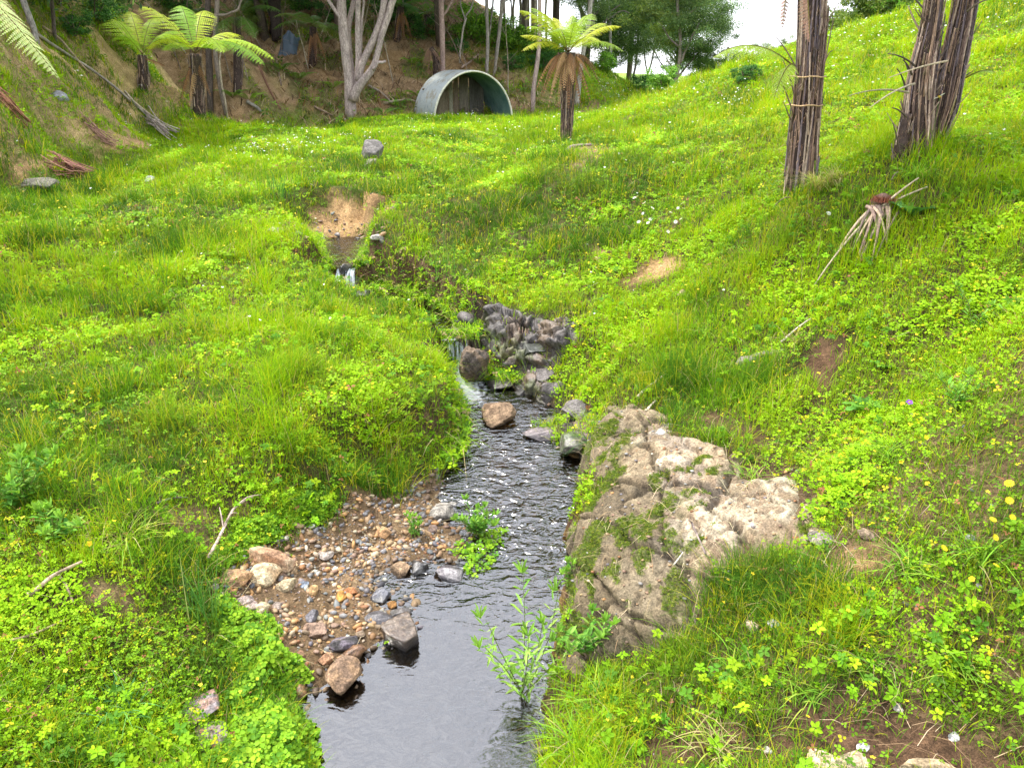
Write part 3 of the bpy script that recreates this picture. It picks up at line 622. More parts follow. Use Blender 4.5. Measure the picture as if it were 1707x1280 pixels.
def rock(px, py, w, h, c, label, seed, group=None, wet=False, flat=.6, c2=None, sink=.25, name='rock', rz=None, cat='rock', npl=11, lift=0, zbase=None, rough=.11):
    p = hit1(px, py+h*.12) if zbase is None else np.array(at_z(px, py+h*(.5 if flat > 1 else .15), zbase)); dep = project(*p)[2]; w_ = w/FPX*dep/2
    ang = math.atan2(CAMZ-p[2], p[1]); hh = h/FPX*dep        # apparent height mixes depth and thickness
    t_ = flat*w_; d_ = max(.35*w_, min(1.3*w_, (hh-2*t_*(1-sink)*math.cos(ang)*.5)/max(.2, 2*math.sin(ang))*1.1)); r = np.random.default_rng(seed)
    P, F = rock_shape(5 if w > 24 else 3, seed, npl+5, rough=rough); a = r.uniform(-.3, .3) if rz is None else rz
    wz_ = 0; P = P/np.abs(P).max(0); P = P*np.array([w_, d_, t_]); tx = r.uniform(-.12, .12); P[:, 2] += P[:, 0]*tx
    P = P@np.array([[math.cos(a), math.sin(a), 0], [-math.sin(a), math.cos(a), 0], [0, 0, 1]])
    t = sstep(.42, .6, n3(P/w_, 2.5, seed+20))[:, None]; C = np.array(c)*(1-t)+np.array(c2 if c2 is not None else np.array(c)*.62)*t; C = C*(.8+.4*n3(P/w_, 7, seed+21)[:, None])
    zb = p[2] if zbase is None else zbase; wl_ = wet_dist(np.array([p[0]]), np.array([p[1]])); zw = P[:, 2]+zb+t_*(1-2*sink)+lift-wl_[1][0]
    if wl_[0][0] < .25: C = C*(1-.55*sstep(.035, .012, zw))[:, None]      # wet band at the water line
    o = mesh(name, P, [F], ROCKW if wet else ROCKM, colr=C, smooth=False)
    o.location = (p[0], p[1], zb+t_*(1-2*sink)+lift); return tag(o, label, cat, group)
TAN = (.44,.30,.17); CREAM = (.60,.48,.30); RUST = (.34,.17,.08); BRN = (.25,.16,.095); GRY = (.26,.25,.24); DK = (.055,.05,.05); PUR = (.12,.10,.11); PALE = (.62,.57,.48); ORG = (.52,.27,.07)
GB = 'loose rocks on the gravel bar'
RK = [ # px, py, w, h, colour, label, kwargs
 (450,938,84,50,(.38,.22,.13),'largest reddish tan rock with a pale flat top at the back of the gravel bar',dict(c2=(.55,.40,.26),flat=.62,npl=7)),
 (443,958,50,42,CREAM,'rounded pale cream rock in front of the largest reddish tan rock',dict(flat=.75,npl=18,c2=TAN)),
 (393,970,64,38,(.45,.27,.14),'tan orange rock at the far left edge of the gravel bar',dict(flat=.6,c2=BRN)),
 (478,975,28,32,CREAM,'small square cream stone right of the rounded cream rock',dict(flat=.8,npl=7)),
 (488,950,24,20,TAN,'small tan stone beside the pale top rock on the gravel',{}),
 (700,949,34,32,DK,'black wet stone at the head of the little side pool',dict(wet=True,c2=GRY,flat=.8)),
 (752,957,54,32,PUR,'wet dark stone with a pale top right of the side pool',dict(wet=True,c2=(.36,.33,.33),flat=.5)),
 (638,993,40,32,(.10,.10,.12),'blue black stone left of the side pool',dict(wet=True,c2=GRY,flat=.65)),
 (672,1062,72,64,(.085,.06,.045),'biggest dark brown wet boulder standing in the stream by the gravel bar',dict(wet=True,c2=(.16,.12,.09),flat=.72,npl=9,sink=.2)),
 (632,1032,62,30,(.09,.08,.085),'flat dark slab awash behind the biggest dark boulder',dict(wet=True,flat=.3)),
 (664,1022,44,22,(.14,.12,.11),'grey brown flat stone touching the back of the dark boulder',dict(wet=True,flat=.4)),
 (577,1132,64,66,(.30,.19,.11),'square brown block at the lowest tip of the gravel bar',dict(flat=.85,npl=7,c2=(.20,.13,.085),sink=.15)),
 (590,1090,38,30,(.24,.13,.07),'rusty brown stone just above the square brown block',dict(wet=True,flat=.7)),
 (568,1076,64,30,(.13,.11,.13),'purple grey slab left of the rusty brown stone',dict(flat=.4,c2=DK)),
 (526,1052,50,32,(.27,.18,.13),'long brown wedge of stone in the middle of the lower gravel',dict(flat=.4,npl=7)),
 (519,1030,28,24,(.17,.16,.17),'grey angular stone behind the brown wedge',dict(flat=.8,npl=7)),
 (504,1150,24,44,(.27,.15,.06),'wet rusty upright stone left of the square brown block',dict(wet=True,flat=.9)),
 (501,1092,18,36,(.27,.15,.09),'narrow brown stone standing above the upright rusty stone',dict(flat=.9)),
 (440,1058,30,26,(.36,.30,.20),'greenish tan stone between watercress leaves',dict(flat=.7,npl=18)),
 (335,1192,74,70,(.30,.18,.14),'large reddish slab lying in the watercress near the bottom left',dict(flat=.22,c2=(.20,.17,.17),npl=8,sink=.3,lift=.04)),
 (352,1232,62,60,(.22,.17,.15),'grey brown slab below the large reddish slab',dict(flat=.22,npl=8,sink=.3,lift=.04)),
 (567,997,24,20,ORG,'bright orange stone in the middle of the gravel',dict(npl=18,flat=.7)),
 (584,988,28,16,(.46,.20,.08),'red orange stone right of the bright orange stone',dict(npl=16,flat=.6)),
 (523,986,22,26,(.52,.33,.15),'yellow tan stone left of the bright orange stone',dict(flat=.8)),
 (653,1008,20,16,(.6,.30,.09),'small orange stone at the edge of the side pool',dict(npl=16)),
 (436,1018,28,26,CREAM,'pale cream stone at the lower left of the gravel',dict(npl=7,flat=.8)),
 (410,1002,34,24,(.33,.26,.23),'purplish stone below the tan orange rock',dict(flat=.5)),
 (417,1012,34,18,(.38,.29,.25),'pinkish flat stone left of the pale cream stone',dict(flat=.4)),
 (504,976,24,14,(.22,.25,.30),'small blue grey stone behind the yellow tan stone',dict(flat=.5)),
 (738,858,50,30,(.30,.27,.23),'grey brown boulder at the top of the gravel bar by the grassy clump',dict(flat=.55,npl=14)),
 (752,844,28,16,DK,'dark wet pebble above the grey brown boulder',dict(wet=True,c2=PALE)),
 (723,884,22,18,(.17,.12,.10),'dark stone below the grey brown boulder',{}),
 (640,893,34,20,(.47,.27,.13),'orange brown stone at the upper middle of the gravel',dict(flat=.6,npl=8)),
 (668,950,34,36,(.30,.20,.12),'brown block left of the black wet stone',dict(flat=.7,npl=7)),
 (540,925,34,16,(.38,.32,.27),'long grey flake on the upper gravel',dict(flat=.3,npl=7)),
 (465,1012,26,16,(.30,.24,.20),'brown flat stone beside the pale cream stone',dict(flat=.5)),
 (543,1100,30,22,(.33,.18,.10),'reddish stone between the narrow stone and the square block',dict(flat=.6)),
 (600,1058,22,14,(.30,.22,.15),'small brown stone above the purple grey slab',{}),
 (420,1140,26,14,(.45,.35,.24),'tan stone half hidden in the watercress',dict(flat=.4)),
]
for i, (px, py, w_, h_, c, lab, kw) in enumerate(RK): rock(px, py, w_, h_, c, lab, 300+i, GB, **kw)
GL = 'dark loose rocks of the ledge beside the small waterfall'
rock(825,690,72,44,(.27,.18,.11),'flat topped tan boulder sitting in midstream below the waterfall',412,c2=(.14,.09,.055),flat=.55,npl=7,zbase=.0,sink=.3,rough=.15)
rock(793,594,50,86,(.10,.08,.065),'tall upright rock on the right of the small waterfall',407,GL,c2=(.17,.12,.08),flat=1.45,npl=10,zbase=0,sink=.06,rough=.32)
for i, (px, py, w_, h_, fl, c, lab) in enumerate([
 (832,636,60,34,.5,(.19,.16,.145),'pale topped low rock at the water right of the upright rock'),(893,580,54,28,.5,(.09,.095,.08),'dark mossy rock below the largest root bundle'),
 (905,625,44,30,.7,(.17,.15,.14),'streaked grey rock in the middle of the ledge'),(965,682,56,40,.6,(.19,.17,.16),'rounded grey rock right of the ledge'),
 (912,690,40,18,.35,(.12,.11,.12),'thin wet stone in front of the ledge'),(868,655,30,20,.6,(.14,.12,.11),'small wet stone at the waterline of the ledge')]):
    rock(px, py, w_, h_, c, lab, 410+i, GL, wet=i not in (2, 3), flat=fl, rough=.16, sink=.4, c2=tuple(np.array(c)*.6), npl=8)
rock(905,722,70,26,(.15,.12,.12),'flat purple grey stone at the water edge of the bedrock shelf',430,wet=True,flat=.32,c2=(.25,.20,.19),npl=12,zbase=.0,sink=.3,rough=.1)
rock(957,740,60,50,(.13,.12,.09),'dark mossy stone wedged against the pale outcrop',431,wet=True,flat=.7,c2=(.08,.11,.03))
rock(577,450,32,26,DK,'black wet stone at the lip of the upper little fall',432,wet=True,c2=(.14,.12,.1),flat=.7,zbase=.36)
rock(592,472,30,26,DK,'black wet stone right of the upper little fall',433,wet=True,c2=(.14,.12,.1),flat=.8)
rock(604,492,30,20,(.10,.085,.08),'dark stone under the bank below the upper fall',434,wet=True,flat=.6)
rock(620,262,42,38,(.11,.10,.09),'rounded grey boulder standing alone in the meadow',435,flat=.95,npl=16,c2=(.17,.155,.14),name='boulder',cat='boulder',sink=.2)
rock(457,386,27,18,(.55,.50,.42),'small pale rounded rock on the grassy left bank',436,flat=.6,npl=18)
rock(618,276,26,22,(.32,.28,.22),'small weathered rock just below the meadow boulder',437,flat=.7)
rock(668,300,14,10,(.5,.4,.28),'little tan stone right of the weathered rock in the meadow',438)
rock(628,396,22,14,(.6,.55,.48),'white stone at the right edge of the clay bank pool',439,flat=.5)
rock(563,392,12,10,(.4,.36,.33),'tiny grey stone on the wet mud of the upper pool',440)
rock(1366,1272,74,46,(.50,.38,.24),'left one of two tan rocks cut by the bottom edge of the photo',441,flat=.5,sink=.35,c2=(.60,.48,.33))
rock(1420,1270,66,46,(.52,.41,.27),'right one of two tan rocks cut by the bottom edge of the photo',442,flat=.5,sink=.35)
rock(1555,1282,120,30,(.48,.36,.22),'wide low tan rock at the bottom edge near the right corner',443,flat=.3,sink=.4)
rock(1253,1048,20,34,(.62,.48,.34),'upright white and brown chip of stone in the lower right grass',444,flat=1.2,npl=7,sink=.1)
rock(1291,1040,24,22,(.55,.54,.55),'pale grey stone beside the upright white chip',445,npl=7)
rock(1441,1247,28,16,(.60,.58,.54),'white flat pebble on the bare soil at the lower right',446,flat=.5)
rock(1588,1228,20,16,(.58,.56,.52),'pale pebble on bare soil right of the white flat pebble',447)
rock(1498,1181,20,18,(.45,.42,.38),'rough grey pebble above the bare soil at the lower right',448)
rock(1280,1251,16,14,(.6,.56,.5),'small pale pebble left of the white flat pebble',449)
rock(1370,900,54,32,(.30,.26,.22),'grey brown rock at the right tip of the outcrop',450,flat=.6,npl=14)
rock(1618,898,22,26,(.35,.36,.34),'mottled grey stone beside the yellow flowers',451)
rock(1446,893,34,28,(.30,.22,.15),'brown stone in the clay above the outcrop tip',452)
rock(1100,720,14,12,(.7,.68,.64),'white chip lying on the top end of the outcrop',453,npl=7)
rock(1102,724,20,12,(.66,.64,.60),'broken white stone on the top end of the outcrop',454,npl=7)
rock(1320,945,26,22,(.55,.52,.52),'pale stone in grass just below the outcrop',455)
rock(70,308,60,20,(.17,.155,.12),'flat grey rock in the grass at the foot of the clay bank',456,flat=.35,npl=16,sink=.35)
rock(247,302,22,14,(.12,.11,.10),'charred dark stone alone in the left meadow',457,c2=(.6,.6,.58))
rock(1000,433,22,16,(.55,.40,.22),'tan stone in the bare patch of the right bank',458)
rock(1138,492,22,10,(.5,.38,.24),'small tan stone below the clay scar of the right bank',459)

# bedrock showing through: a rough skin of its own over the ground
STONE = tint_mat('outcrop_stone', .9, 32, .5, 1.4, .9, .010); LEDGE = tint_mat('wet_ledge_stone', .38, 50, .5, 1.5, .9, .010, spec=.5)
def strata(x, y, z, seed, s=1.0):
    """broken blocks: cell heights with cracks between them, plus finer relief"""
    u = x*3.1*s+z*2+.6*(fbm(x, y, 4*s, 3, seed)-.5); v = y*2.2*s+z*3.6*s+.6*(fbm(x, y, 4*s, 3, seed+1)-.5); best = np.full(len(x), 9.); sec = best.copy(); hid = np.zeros(len(x)); iu = np.floor(u); iv = np.floor(v)
    for a in (-1, 0, 1):
        for b in (-1, 0, 1):
            cx = iu+a; cy_ = iv+b; px_ = cx+hash2(cx, cy_, seed+2); py_ = cy_+hash2(cx, cy_, seed+3); d = np.hypot(u-px_, v-py_); m = d < best
            sec = np.where(m, best, np.minimum(sec, d)); hid = np.where(m, hash2(cx, cy_, seed+4), hid); best = np.minimum(best, d)
    crack = sstep(.10, .0, sec-best); return hid, crack
def outcrop(R, name, label, cat, mat, dark, seed, thick, grow=.06, s=1.0):
    lo, hi = R.min(0)-.12, R.max(0)+.12; st = .0075; gx = np.arange(lo[0], hi[0], st*.9); gy = np.arange(lo[1], hi[1], st*1.3); X, Y = np.meshgrid(gx, gy); x = X.ravel(); y = Y.ravel()
    d = sd_poly(x, y, R)+(fbm(x, y, 8, 3, seed)-.5)*.09; z = ground(x, y); e = .03
    N = unit(np.stack([-(ground(x+e, y)-ground(x-e, y))/(2*e), -(ground(x, y+e)-ground(x, y-e))/(2*e), np.ones(len(x))], -1))
    big = fbm(x+z*.7, y, 3.0, 3, seed+1)-.5; rid = 1-np.abs(fbm(x+z, y*1.4-z, 9*s, 4, seed+2)-.5)*2; fine = fbm(x+z*2, y+z, 30, 4, seed+3)-.5; hid, crack = strata(x, y, z, seed+30, s)
    h2, cr2 = strata(x+3, y-2, z, seed+40, s*2.7); up = N[:, 2]; k = sstep(grow, -.08, d)
    off = -.03+k*(.05+thick*(.9*big+.75*(hid-.4)+.28*(h2-.5))-.035*crack-.012*cr2+.02*fine+.02*rid)
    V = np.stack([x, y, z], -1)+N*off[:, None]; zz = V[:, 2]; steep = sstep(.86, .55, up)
    if dark:
        C = np.array([.085,.072,.066])*np.ones((len(x), 1))*(.5+.9*hid)[:, None]; t = sstep(.5, .62, fbm(x, y, 7, 4, seed+10))[:, None]; C = C*(1-t)+np.array([.14,.10,.07])*t; low = 0*t; ms = .6*sstep(.56, .64, fbm(x+z, y, 6, 4, seed+14))
    else:
        C = np.array([.26,.20,.125])*np.ones((len(x), 1)); t = sstep(.42, .60, fbm(x, y, 7, 4, seed+10))[:, None]; C = C*(1-t)+np.array([.40,.335,.235])*t; C *= (.72+.5*hid)[:, None]
        t = sstep(.50, .62, fbm(x, y, 5, 5, seed+11))[:, None]; C = C*(1-t*.75)+np.array([.22,.175,.135])*t*.75
        t = sstep(.52, .60, fbm(x, y, 26, 3, seed+12))[:, None]; C = C*(1-t*.75)+np.array([.19,.13,.08])*t*.7
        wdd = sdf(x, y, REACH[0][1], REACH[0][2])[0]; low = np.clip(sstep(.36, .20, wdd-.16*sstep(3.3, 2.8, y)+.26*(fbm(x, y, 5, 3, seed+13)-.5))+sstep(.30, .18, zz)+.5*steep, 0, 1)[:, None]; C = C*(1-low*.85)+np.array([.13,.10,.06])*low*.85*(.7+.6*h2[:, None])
        ms = sstep(.50, .60, fbm(x+z, y-z, 7, 4, seed+14))*low[:, 0]; ms = np.maximum(ms, .8*sstep(.66, .7, fbm(x, y, 9, 4, seed+15)))
    C = C*(1-ms[:, None]*.8)+np.array([.10,.13,.02])*ms[:, None]*.8; C *= (1-.6*crack)[:, None]*(1-.3*cr2)[:, None]
    wl_ = sstep(.07, .01, zz)[:, None]; C = C*(1-wl_*.6)+np.array([.05,.04,.03])*wl_*.6
    C = C*(.7+.6*fbm(x, y, 50, 3, seed+16)[:, None]); i = np.arange(len(x)).reshape(X.shape); Q = np.stack([i[:-1, :-1], i[:-1, 1:], i[1:, 1:], i[1:, :-1]], -1).reshape(-1, 4)
    ok = d < .06; Q = Q[ok[Q].all(1)]; u = np.unique(Q); m_ = np.zeros(len(x), int); m_[u] = np.arange(len(u)); o0 = V[u].mean(0)
    o = mesh(name, V[u]-o0, [m_[Q]], mat, colr=C[u], smooth=True); o.location = o0
    tag(o, label, cat); g_ = ok & (k > .5); return V[g_], ms[g_]
R_LEDGE = plan([(762,560),(775,535),(860,522),(950,530),(962,570),(940,600),(948,650),(905,680),(862,650),(800,640),(770,610)]); R_SIDE = plan([(885,715),(935,695),(985,690),(1000,715),(985,770),(962,768),(925,745)])
LV, LM = outcrop(R_LEDGE, 'rock_ledge', 'dark wet broken bedrock ledge under the hanging roots beside the small waterfall', 'rock ledge', LEDGE, True, 240, .17, .05, 2.2)
SV, SM = outcrop(R_SIDE, 'rock_ledge', 'low purple grey bedrock shelf sloping into the stream before the pale outcrop', 'rock ledge', LEDGE, True, 280, .10, .05, 1.6)
OV, OM = outcrop(R_OUT, 'rock_outcrop', 'large pale weathered rock outcrop with mossy undercut side on the right of the stream', 'outcrop', STONE, False, 200, .065)

# gravel: thousands of pebbles
def gravel():
    rr = np.random.default_rng(500); g = MB(); B = [rock_shape(1, s, 9) for s in range(14)]+[rock_shape(2, 50+s, 9) for s in range(10)]
    lo, hi = R_BAR.min(0)-.2, R_BAR.max(0)+.2; cols = [(.42,.27,.14), (.28,.26,.25), (.18,.175,.18), (.55,.44,.30), (.36,.17,.07), (.50,.27,.10), (.30,.20,.13), (.62,.58,.50)]; cols = [tuple(.8*v for v in c_) for c_ in cols]; wts = [4, 3, 2.5, 1.6, 1.5, 1.4, 4, .5]
    def put(N, xs, ys, smin, smax, seed, powr=3, dark=1.0):
        sz = smin+(smax-smin)*rr.random(N)**powr; z = ground(xs, ys); C = pal(N, cols, wts, seed, .3)*dark; k = rr.integers(0, 24, N)
        for b in range(24):
            m = k == b
            if not m.any(): continue
            P, F = B[b]; n = m.sum(); a = rr.uniform(0, 6.28, n); s = sz[m]; sx = s*rr.uniform(.8, 1.4, n); sy = s*rr.uniform(.6, 1, n); sz_ = s*rr.uniform(.35, .75, n); tl = rr.normal(0, .25, n)
            x_ = P[None, :, 0]*sx[:, None]; y_ = P[None, :, 1]*sy[:, None]; z_ = P[None, :, 2]*sz_[:, None]+x_*tl[:, None]
            V = np.stack([x_*np.cos(a)[:, None]-y_*np.sin(a)[:, None]+xs[m][:, None], x_*np.sin(a)[:, None]+y_*np.cos(a)[:, None]+ys[m][:, None], z_+(z[m]+sz_*.35)[:, None]], -1)
            Fi = (np.arange(n)[:, None, None]*len(P)+F[None]).reshape(-1, 3); g.add(V.reshape(-1, 3), [Fi], np.repeat(C[m], len(P), 0))
    N = 21000; x = rr.uniform(lo[0], hi[0], N); y = rr.uniform(lo[1], hi[1], N); d = sd_poly(x, y, R_BAR)+(fbm(x, y, 9, 3, 220)-.5)*.12; m = (d < .02) & (rr.random(N) < .35+.65*sstep(.62, .5, fbm(x, y, 3.5, 3, 225))); x, y = x[m], y[m]; wz = sstep(.05, .2, sdf(x, y, REACH[0][1], REACH[0][2])[0]); put(len(x), x, y, .004, .024, 501, 3.4, (.5+.5*wz)[:, None])
    # stones on the stream bed and along the margins
    P = REACH[0][1]; N = 5000; x = rr.uniform(-1.1, .6, N); y = rr.uniform(1.7, 5.6, N); d = sdf(x, y, P, REACH[0][2])[0]; m = (d < .03)&(rr.random(N) < .25+.6*sstep(.45, .6, fbm(x, y, 4, 3, 221))); x, y = x[m], y[m]; put(len(x), x, y, .006, .034, 502, 3, .45)
    Pb = plan([(525,345),(635,340),(650,400),(530,410)]); x = rr.uniform(Pb[:, 0].min(), Pb[:, 0].max(), 500); y = rr.uniform(Pb[:, 1].min(), Pb[:, 1].max(), 500); put(500, x, y, .008, .05, 503, 3)
    # chips on the bare soil and outcrop
    N = 2600; x = rr.uniform(.15, 1.7, N); y = rr.uniform(1.3, 3.4, N); m = rr.random(N) < .55*sstep(.5, .7, fbm(x, y, 5, 3, 222)); put(m.sum(), x[m], y[m], .003, .016, 504, 3)
    i = rr.integers(0, len(OV), 420); x, y = OV[i, 0], OV[i, 1]; zz = OV[i, 2]
    for b in range(6):
        P_, F = B[b]; q = slice(b, None, 6); n = len(x[q]); s = rr.uniform(.003, .012, n)**1.0; V = P_[None]*s[:, None, None]*[1.2, 1, .6]+np.stack([x[q], y[q], zz[q]+.002], -1)[:, None]
        g.add(V.reshape(-1, 3), [(np.arange(n)[:, None, None]*len(P_)+F[None]).reshape(-1, 3)], np.repeat(pal(n, cols, wts, 505+b), len(P_), 0))
    tag(g.build('gravel', tint_mat('pebble', .6, 120, .7, 1.25, .3, .002, spec=.4)), kind='stuff')
gravel()
# moss tufts and dead grass litter on the outcrop and soil
g = MB(); rr = np.random.default_rng(520); i = rr.choice(np.where(OM > .45)[0], 16000); P = OV[i]+rr.normal(0, .006, (16000, 3))*[1, 1, .5]+[0, 0, .004]
tri_leaves(g, P, rr.uniform(.005, .011, len(P)), pal(len(P), [(.15,.21,.02), (.09,.15,.02), (.26,.28,.04)], [3, 3, 1], 521), 522, 3, False, tilt=.8)
tag(g.build('moss', LEAF), kind='stuff')
g = MB(); N = 26000; x, y, r = polar(N, 1.5, 1.2, 26, 530); N = len(x); z = ground(x, y); wd = wet_dist(x, y)[0]; m = in_view(x, y, z) & (wd > .03) & (rr.random(N) < .18+.8*floor_mask(x, y)+.5*sstep(.55, .7, fbm(x, y, 3, 3, 231))); x, y, z, r = x[m], y[m], z[m], r[m]; n = len(x)
blades(g, np.stack([x, y, z+.012], -1), rr.uniform(.03, .13, n)*np.maximum(1, r/9), rr.uniform(.0012, .0032, n)*np.maximum(1, r/3.5), rr.uniform(0, 6.28, n), rr.uniform(1.2, 1.9, n), pal(n, [(.36,.27,.14), (.24,.15,.08), (.44,.36,.22), (.16,.09,.05)], [3, 2, 1, 1.5], 531), 532, droop=.55, seg=2)
i = rr.integers(0, len(OV), 260); P = OV[i]+[0, 0, .008]; n = 260; blades(g, P, rr.uniform(.03, .12, n), rr.uniform(.0015, .003, n), rr.uniform(0, 6.28, n), rr.uniform(1.3, 1.8, n), pal(n, [(.5,.4,.24), (.3,.2,.1)], [2, 1], 533), 534, droop=.52, seg=2)
tag(g.build('dead_grass', tint_mat('dead_grass', .8, 60, .8, 1.2, 0, .001)), kind='stuff')

# ------------------------------------------------------------------ corrugated steel shelter
def shelter():
    c = at_y(790, 196, 23.6); zf = ground(c[0], c[1])-.10; root = empty('corrugated_shelter', (c[0], c[1], float(zf)), 'half round corrugated steel shelter with boards inside, at the far edge of the meadow', 'shelter')
    phi = math.radians(24); ax = np.array([-math.sin(phi), math.cos(phi), 0]); sx = np.array([math.cos(phi), math.sin(phi), 0])
    R, Hh, Ln = 1.22, 1.50, 1.9; nt_, nl = 64, 230
    def arc(th, r): return sx*(R+r)*np.cos(th)+np.array([0, 0, 1])*((Hh+r)*np.abs(np.sin(th))**.92)
    m, n, b, out = newmat('galvanised_steel'); t = n.nodes.new('ShaderNodeTexCoord').outputs['Object']; q = nodes_noise(n, 3, 8, .7, t)
    r = ramp(n, q.outputs[0], [(.3, (.22,.25,.26)), (.5, (.40,.43,.42)), (.62, (.30,.28,.22)), (.75, (.42,.42,.38))]); n.links.new(r.outputs[0], b.inputs['Base Color']); b.inputs['Metallic'].default_value = .5; b.inputs['Roughness'].default_value = .5
    m2, n2, b2, _ = newmat('dark_teal_inside'); t = n2.nodes.new('ShaderNodeTexCoord').outputs['Object']; q = nodes_noise(n2, 2.5, 6, .7, t)  # inner surface gets a darker, teal colour than the outer steel
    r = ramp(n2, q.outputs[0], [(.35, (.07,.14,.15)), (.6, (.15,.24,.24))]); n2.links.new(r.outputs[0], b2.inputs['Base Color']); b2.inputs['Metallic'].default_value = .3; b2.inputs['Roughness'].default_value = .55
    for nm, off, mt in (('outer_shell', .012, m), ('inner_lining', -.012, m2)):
        th = np.linspace(0, math.pi, nt_); s = np.linspace(0, Ln, nl); TH, S_ = np.meshgrid(th, s); w_ = .022*np.cos(S_*2*math.pi/.115)
        w_ = np.where((S_ < .02), 0, w_)+off; V = (sx[None, None]*((R+w_)*np.cos(TH))[..., None]+np.array([0, 0, 1.])*((Hh+w_)*np.sin(TH)**.92)[..., None]+ax*S_[..., None])
        i = np.arange(nt_*nl).reshape(nl, nt_); Q = np.stack([i[:-1, :-1], i[:-1, 1:], i[1:, 1:], i[1:, :-1]], -1).reshape(-1, 4); mesh(nm, V.reshape(-1, 3), [Q], mt, root, smooth=True)
    mb = MB(); th = np.linspace(0, math.pi, 40); 
    tube(mb, np.array([arc(t, 0)-ax*.005 for t in th]), .028, (.62,.60,.48), 8, .1); mb.build('rim', tint_mat('rim_metal', .5, 20, .7, 1.2, .1, .002), root, True)
    WB = tint_mat('old_board', .8, 12, .6, 1.3, .4, .004, stretch=(3, 3, .3)); rr = np.random.default_rng(3)
    for k, (x0, x1, cc) in enumerate([(-.62, -.22, (.34,.27,.19)), (-.20, -.07, (.42,.38,.28)), (-.05, .10, (.30,.22,.16)), (.12, .42, (.26,.22,.17)), (.44, .9, (.14,.13,.11))]):
        mb = MB(); xm = np.linspace(x0, x1, 4); bot = -.02
        top = Hh*np.sqrt(np.maximum(0, 1-(xm/R)**2))**.92-.06; y0 = Ln-.35-.02*k
        V = []; 
        for yy in (y0, y0+.025): V += [sx*a+ax*yy+np.array([0, 0, bot]) for a in xm]+[sx*a+ax*yy+np.array([0, 0, t_]) for a, t_ in zip(xm, top)]
        F = []
        for o in (0, 8): F += [[o+i, o+i+1, o+i+5, o+i+4] for i in range(3)]
        F += [[i+8, i, i+4, i+12] for i in (0, 3)]+[[4+i, 5+i, 13+i, 12+i] for i in range(3)]
        mb.add(V, [np.array(F)], cc); mb.build('board', WB, root)
    mb = MB(); tube(mb, [sx*(-1.0)+ax*(Ln-.3)+np.array([0,0,1.0]), sx*.9+ax*(Ln-.3)+np.array([0,0,1.0])], .03, (.2,.16,.12)); mb.build('rail', WB, root)
shelter()

# ------------------------------------------------------------------ fronds and tree ferns
FROND = leaf_mat('fern_frond', .38, .5, .25); DEADF = tint_mat('dead_frond', .85, 40, .8, 1.2, 0, .001); STIPE = tint_mat('fern_stipe', .8, 30, .65, 1.9, .5, .004, stretch=(3, 3, .35))
def frond_mb(p0, p1, arch=.25, width=.3, c=G_YEL, seed=0, n=26, rach=(.18,.14,.04), lobes=9, droop=.25, bare=.14, r0=.006):
    r = np.random.default_rng(seed); p0 = np.array(p0, float); p1 = np.array(p1, float); L_ = np.linalg.norm(p1-p0); pm = (p0*.45+p1*.55)+np.array([0, 0, arch*L_])
    t = np.linspace(0, 1, 16)[:, None]; C_ = (1-t)**2*p0+2*t*(1-t)*pm+t*t*p1; mb = MB(); tube(mb, C_, np.linspace(r0, r0*.25, 16), rach, 5)
    ts = bare+(1-bare)*(np.linspace(0, 1, n)); 
    for sgn in (-1, 1):
        tt = ts[:, None]; P = (1-tt)**2*p0+2*tt*(1-tt)*pm+tt*tt*p1; T = unit(2*(1-tt)*(pm-p0)+2*tt*(p1-pm)); U = np.array([0, 0, 1.])
        S = np.cross(T, U); S = unit(S+1e-6); N = np.cross(S, T); s_ = (ts-bare)/(1-bare); wl = width*(np.sin(np.clip(.12+s_*.88, 0, 1)*math.pi)**.75)*(1-.25*s_)*.5+.008
        D = unit(S*sgn+T*.38-N*droop+r.normal(0, .06, (n, 3))); Pn = unit(N+S*sgn*.2)
        # each pinna: tapering midline with small lobes either side
        k = lobes; u = np.linspace(.05, 1, k)
        Bq = P[:, None]+D[:, None]*(wl[:, None]*u)[..., None]-Pn[:, None]*(wl[:, None]*u**2*.18)[..., None]
        lw = (L_/n*.60)*(1-u**1.5*.85)[None]*np.ones((n, 1)); Bf = Bq.reshape(-1, 3); Tn = np.repeat(T, k, 0); Dn = np.repeat(D, k, 0); Nn = np.repeat(Pn, k, 0); lw = lw.ravel(); lb = np.repeat(wl/k, k)*1.0
        cc = np.array(c)*(1+.25*(r.random((len(Bf), 1))-.5))*(1+.12*(r.random((len(Bf), 3))-.5))
        for s2 in (-1, 1):
            Dl = unit(Tn*s2+Dn*.45); V = np.stack([Bf-Dn*lb[:, None]*.5, Bf+Dl*lw[:, None]-Dn*lb[:, None]*.1, Bf+Dl*lw[:, None]*.8+Dn*lb[:, None]*.5, Bf+Dn*lb[:, None]*.55], 1)
            o = np.arange(len(Bf))[:, None]*4; mb.add(V.reshape(-1, 3), [o+np.array([[0, 3, 2, 1]])], np.repeat(cc, 4, 0))
    return mb
def local(o, root): return o
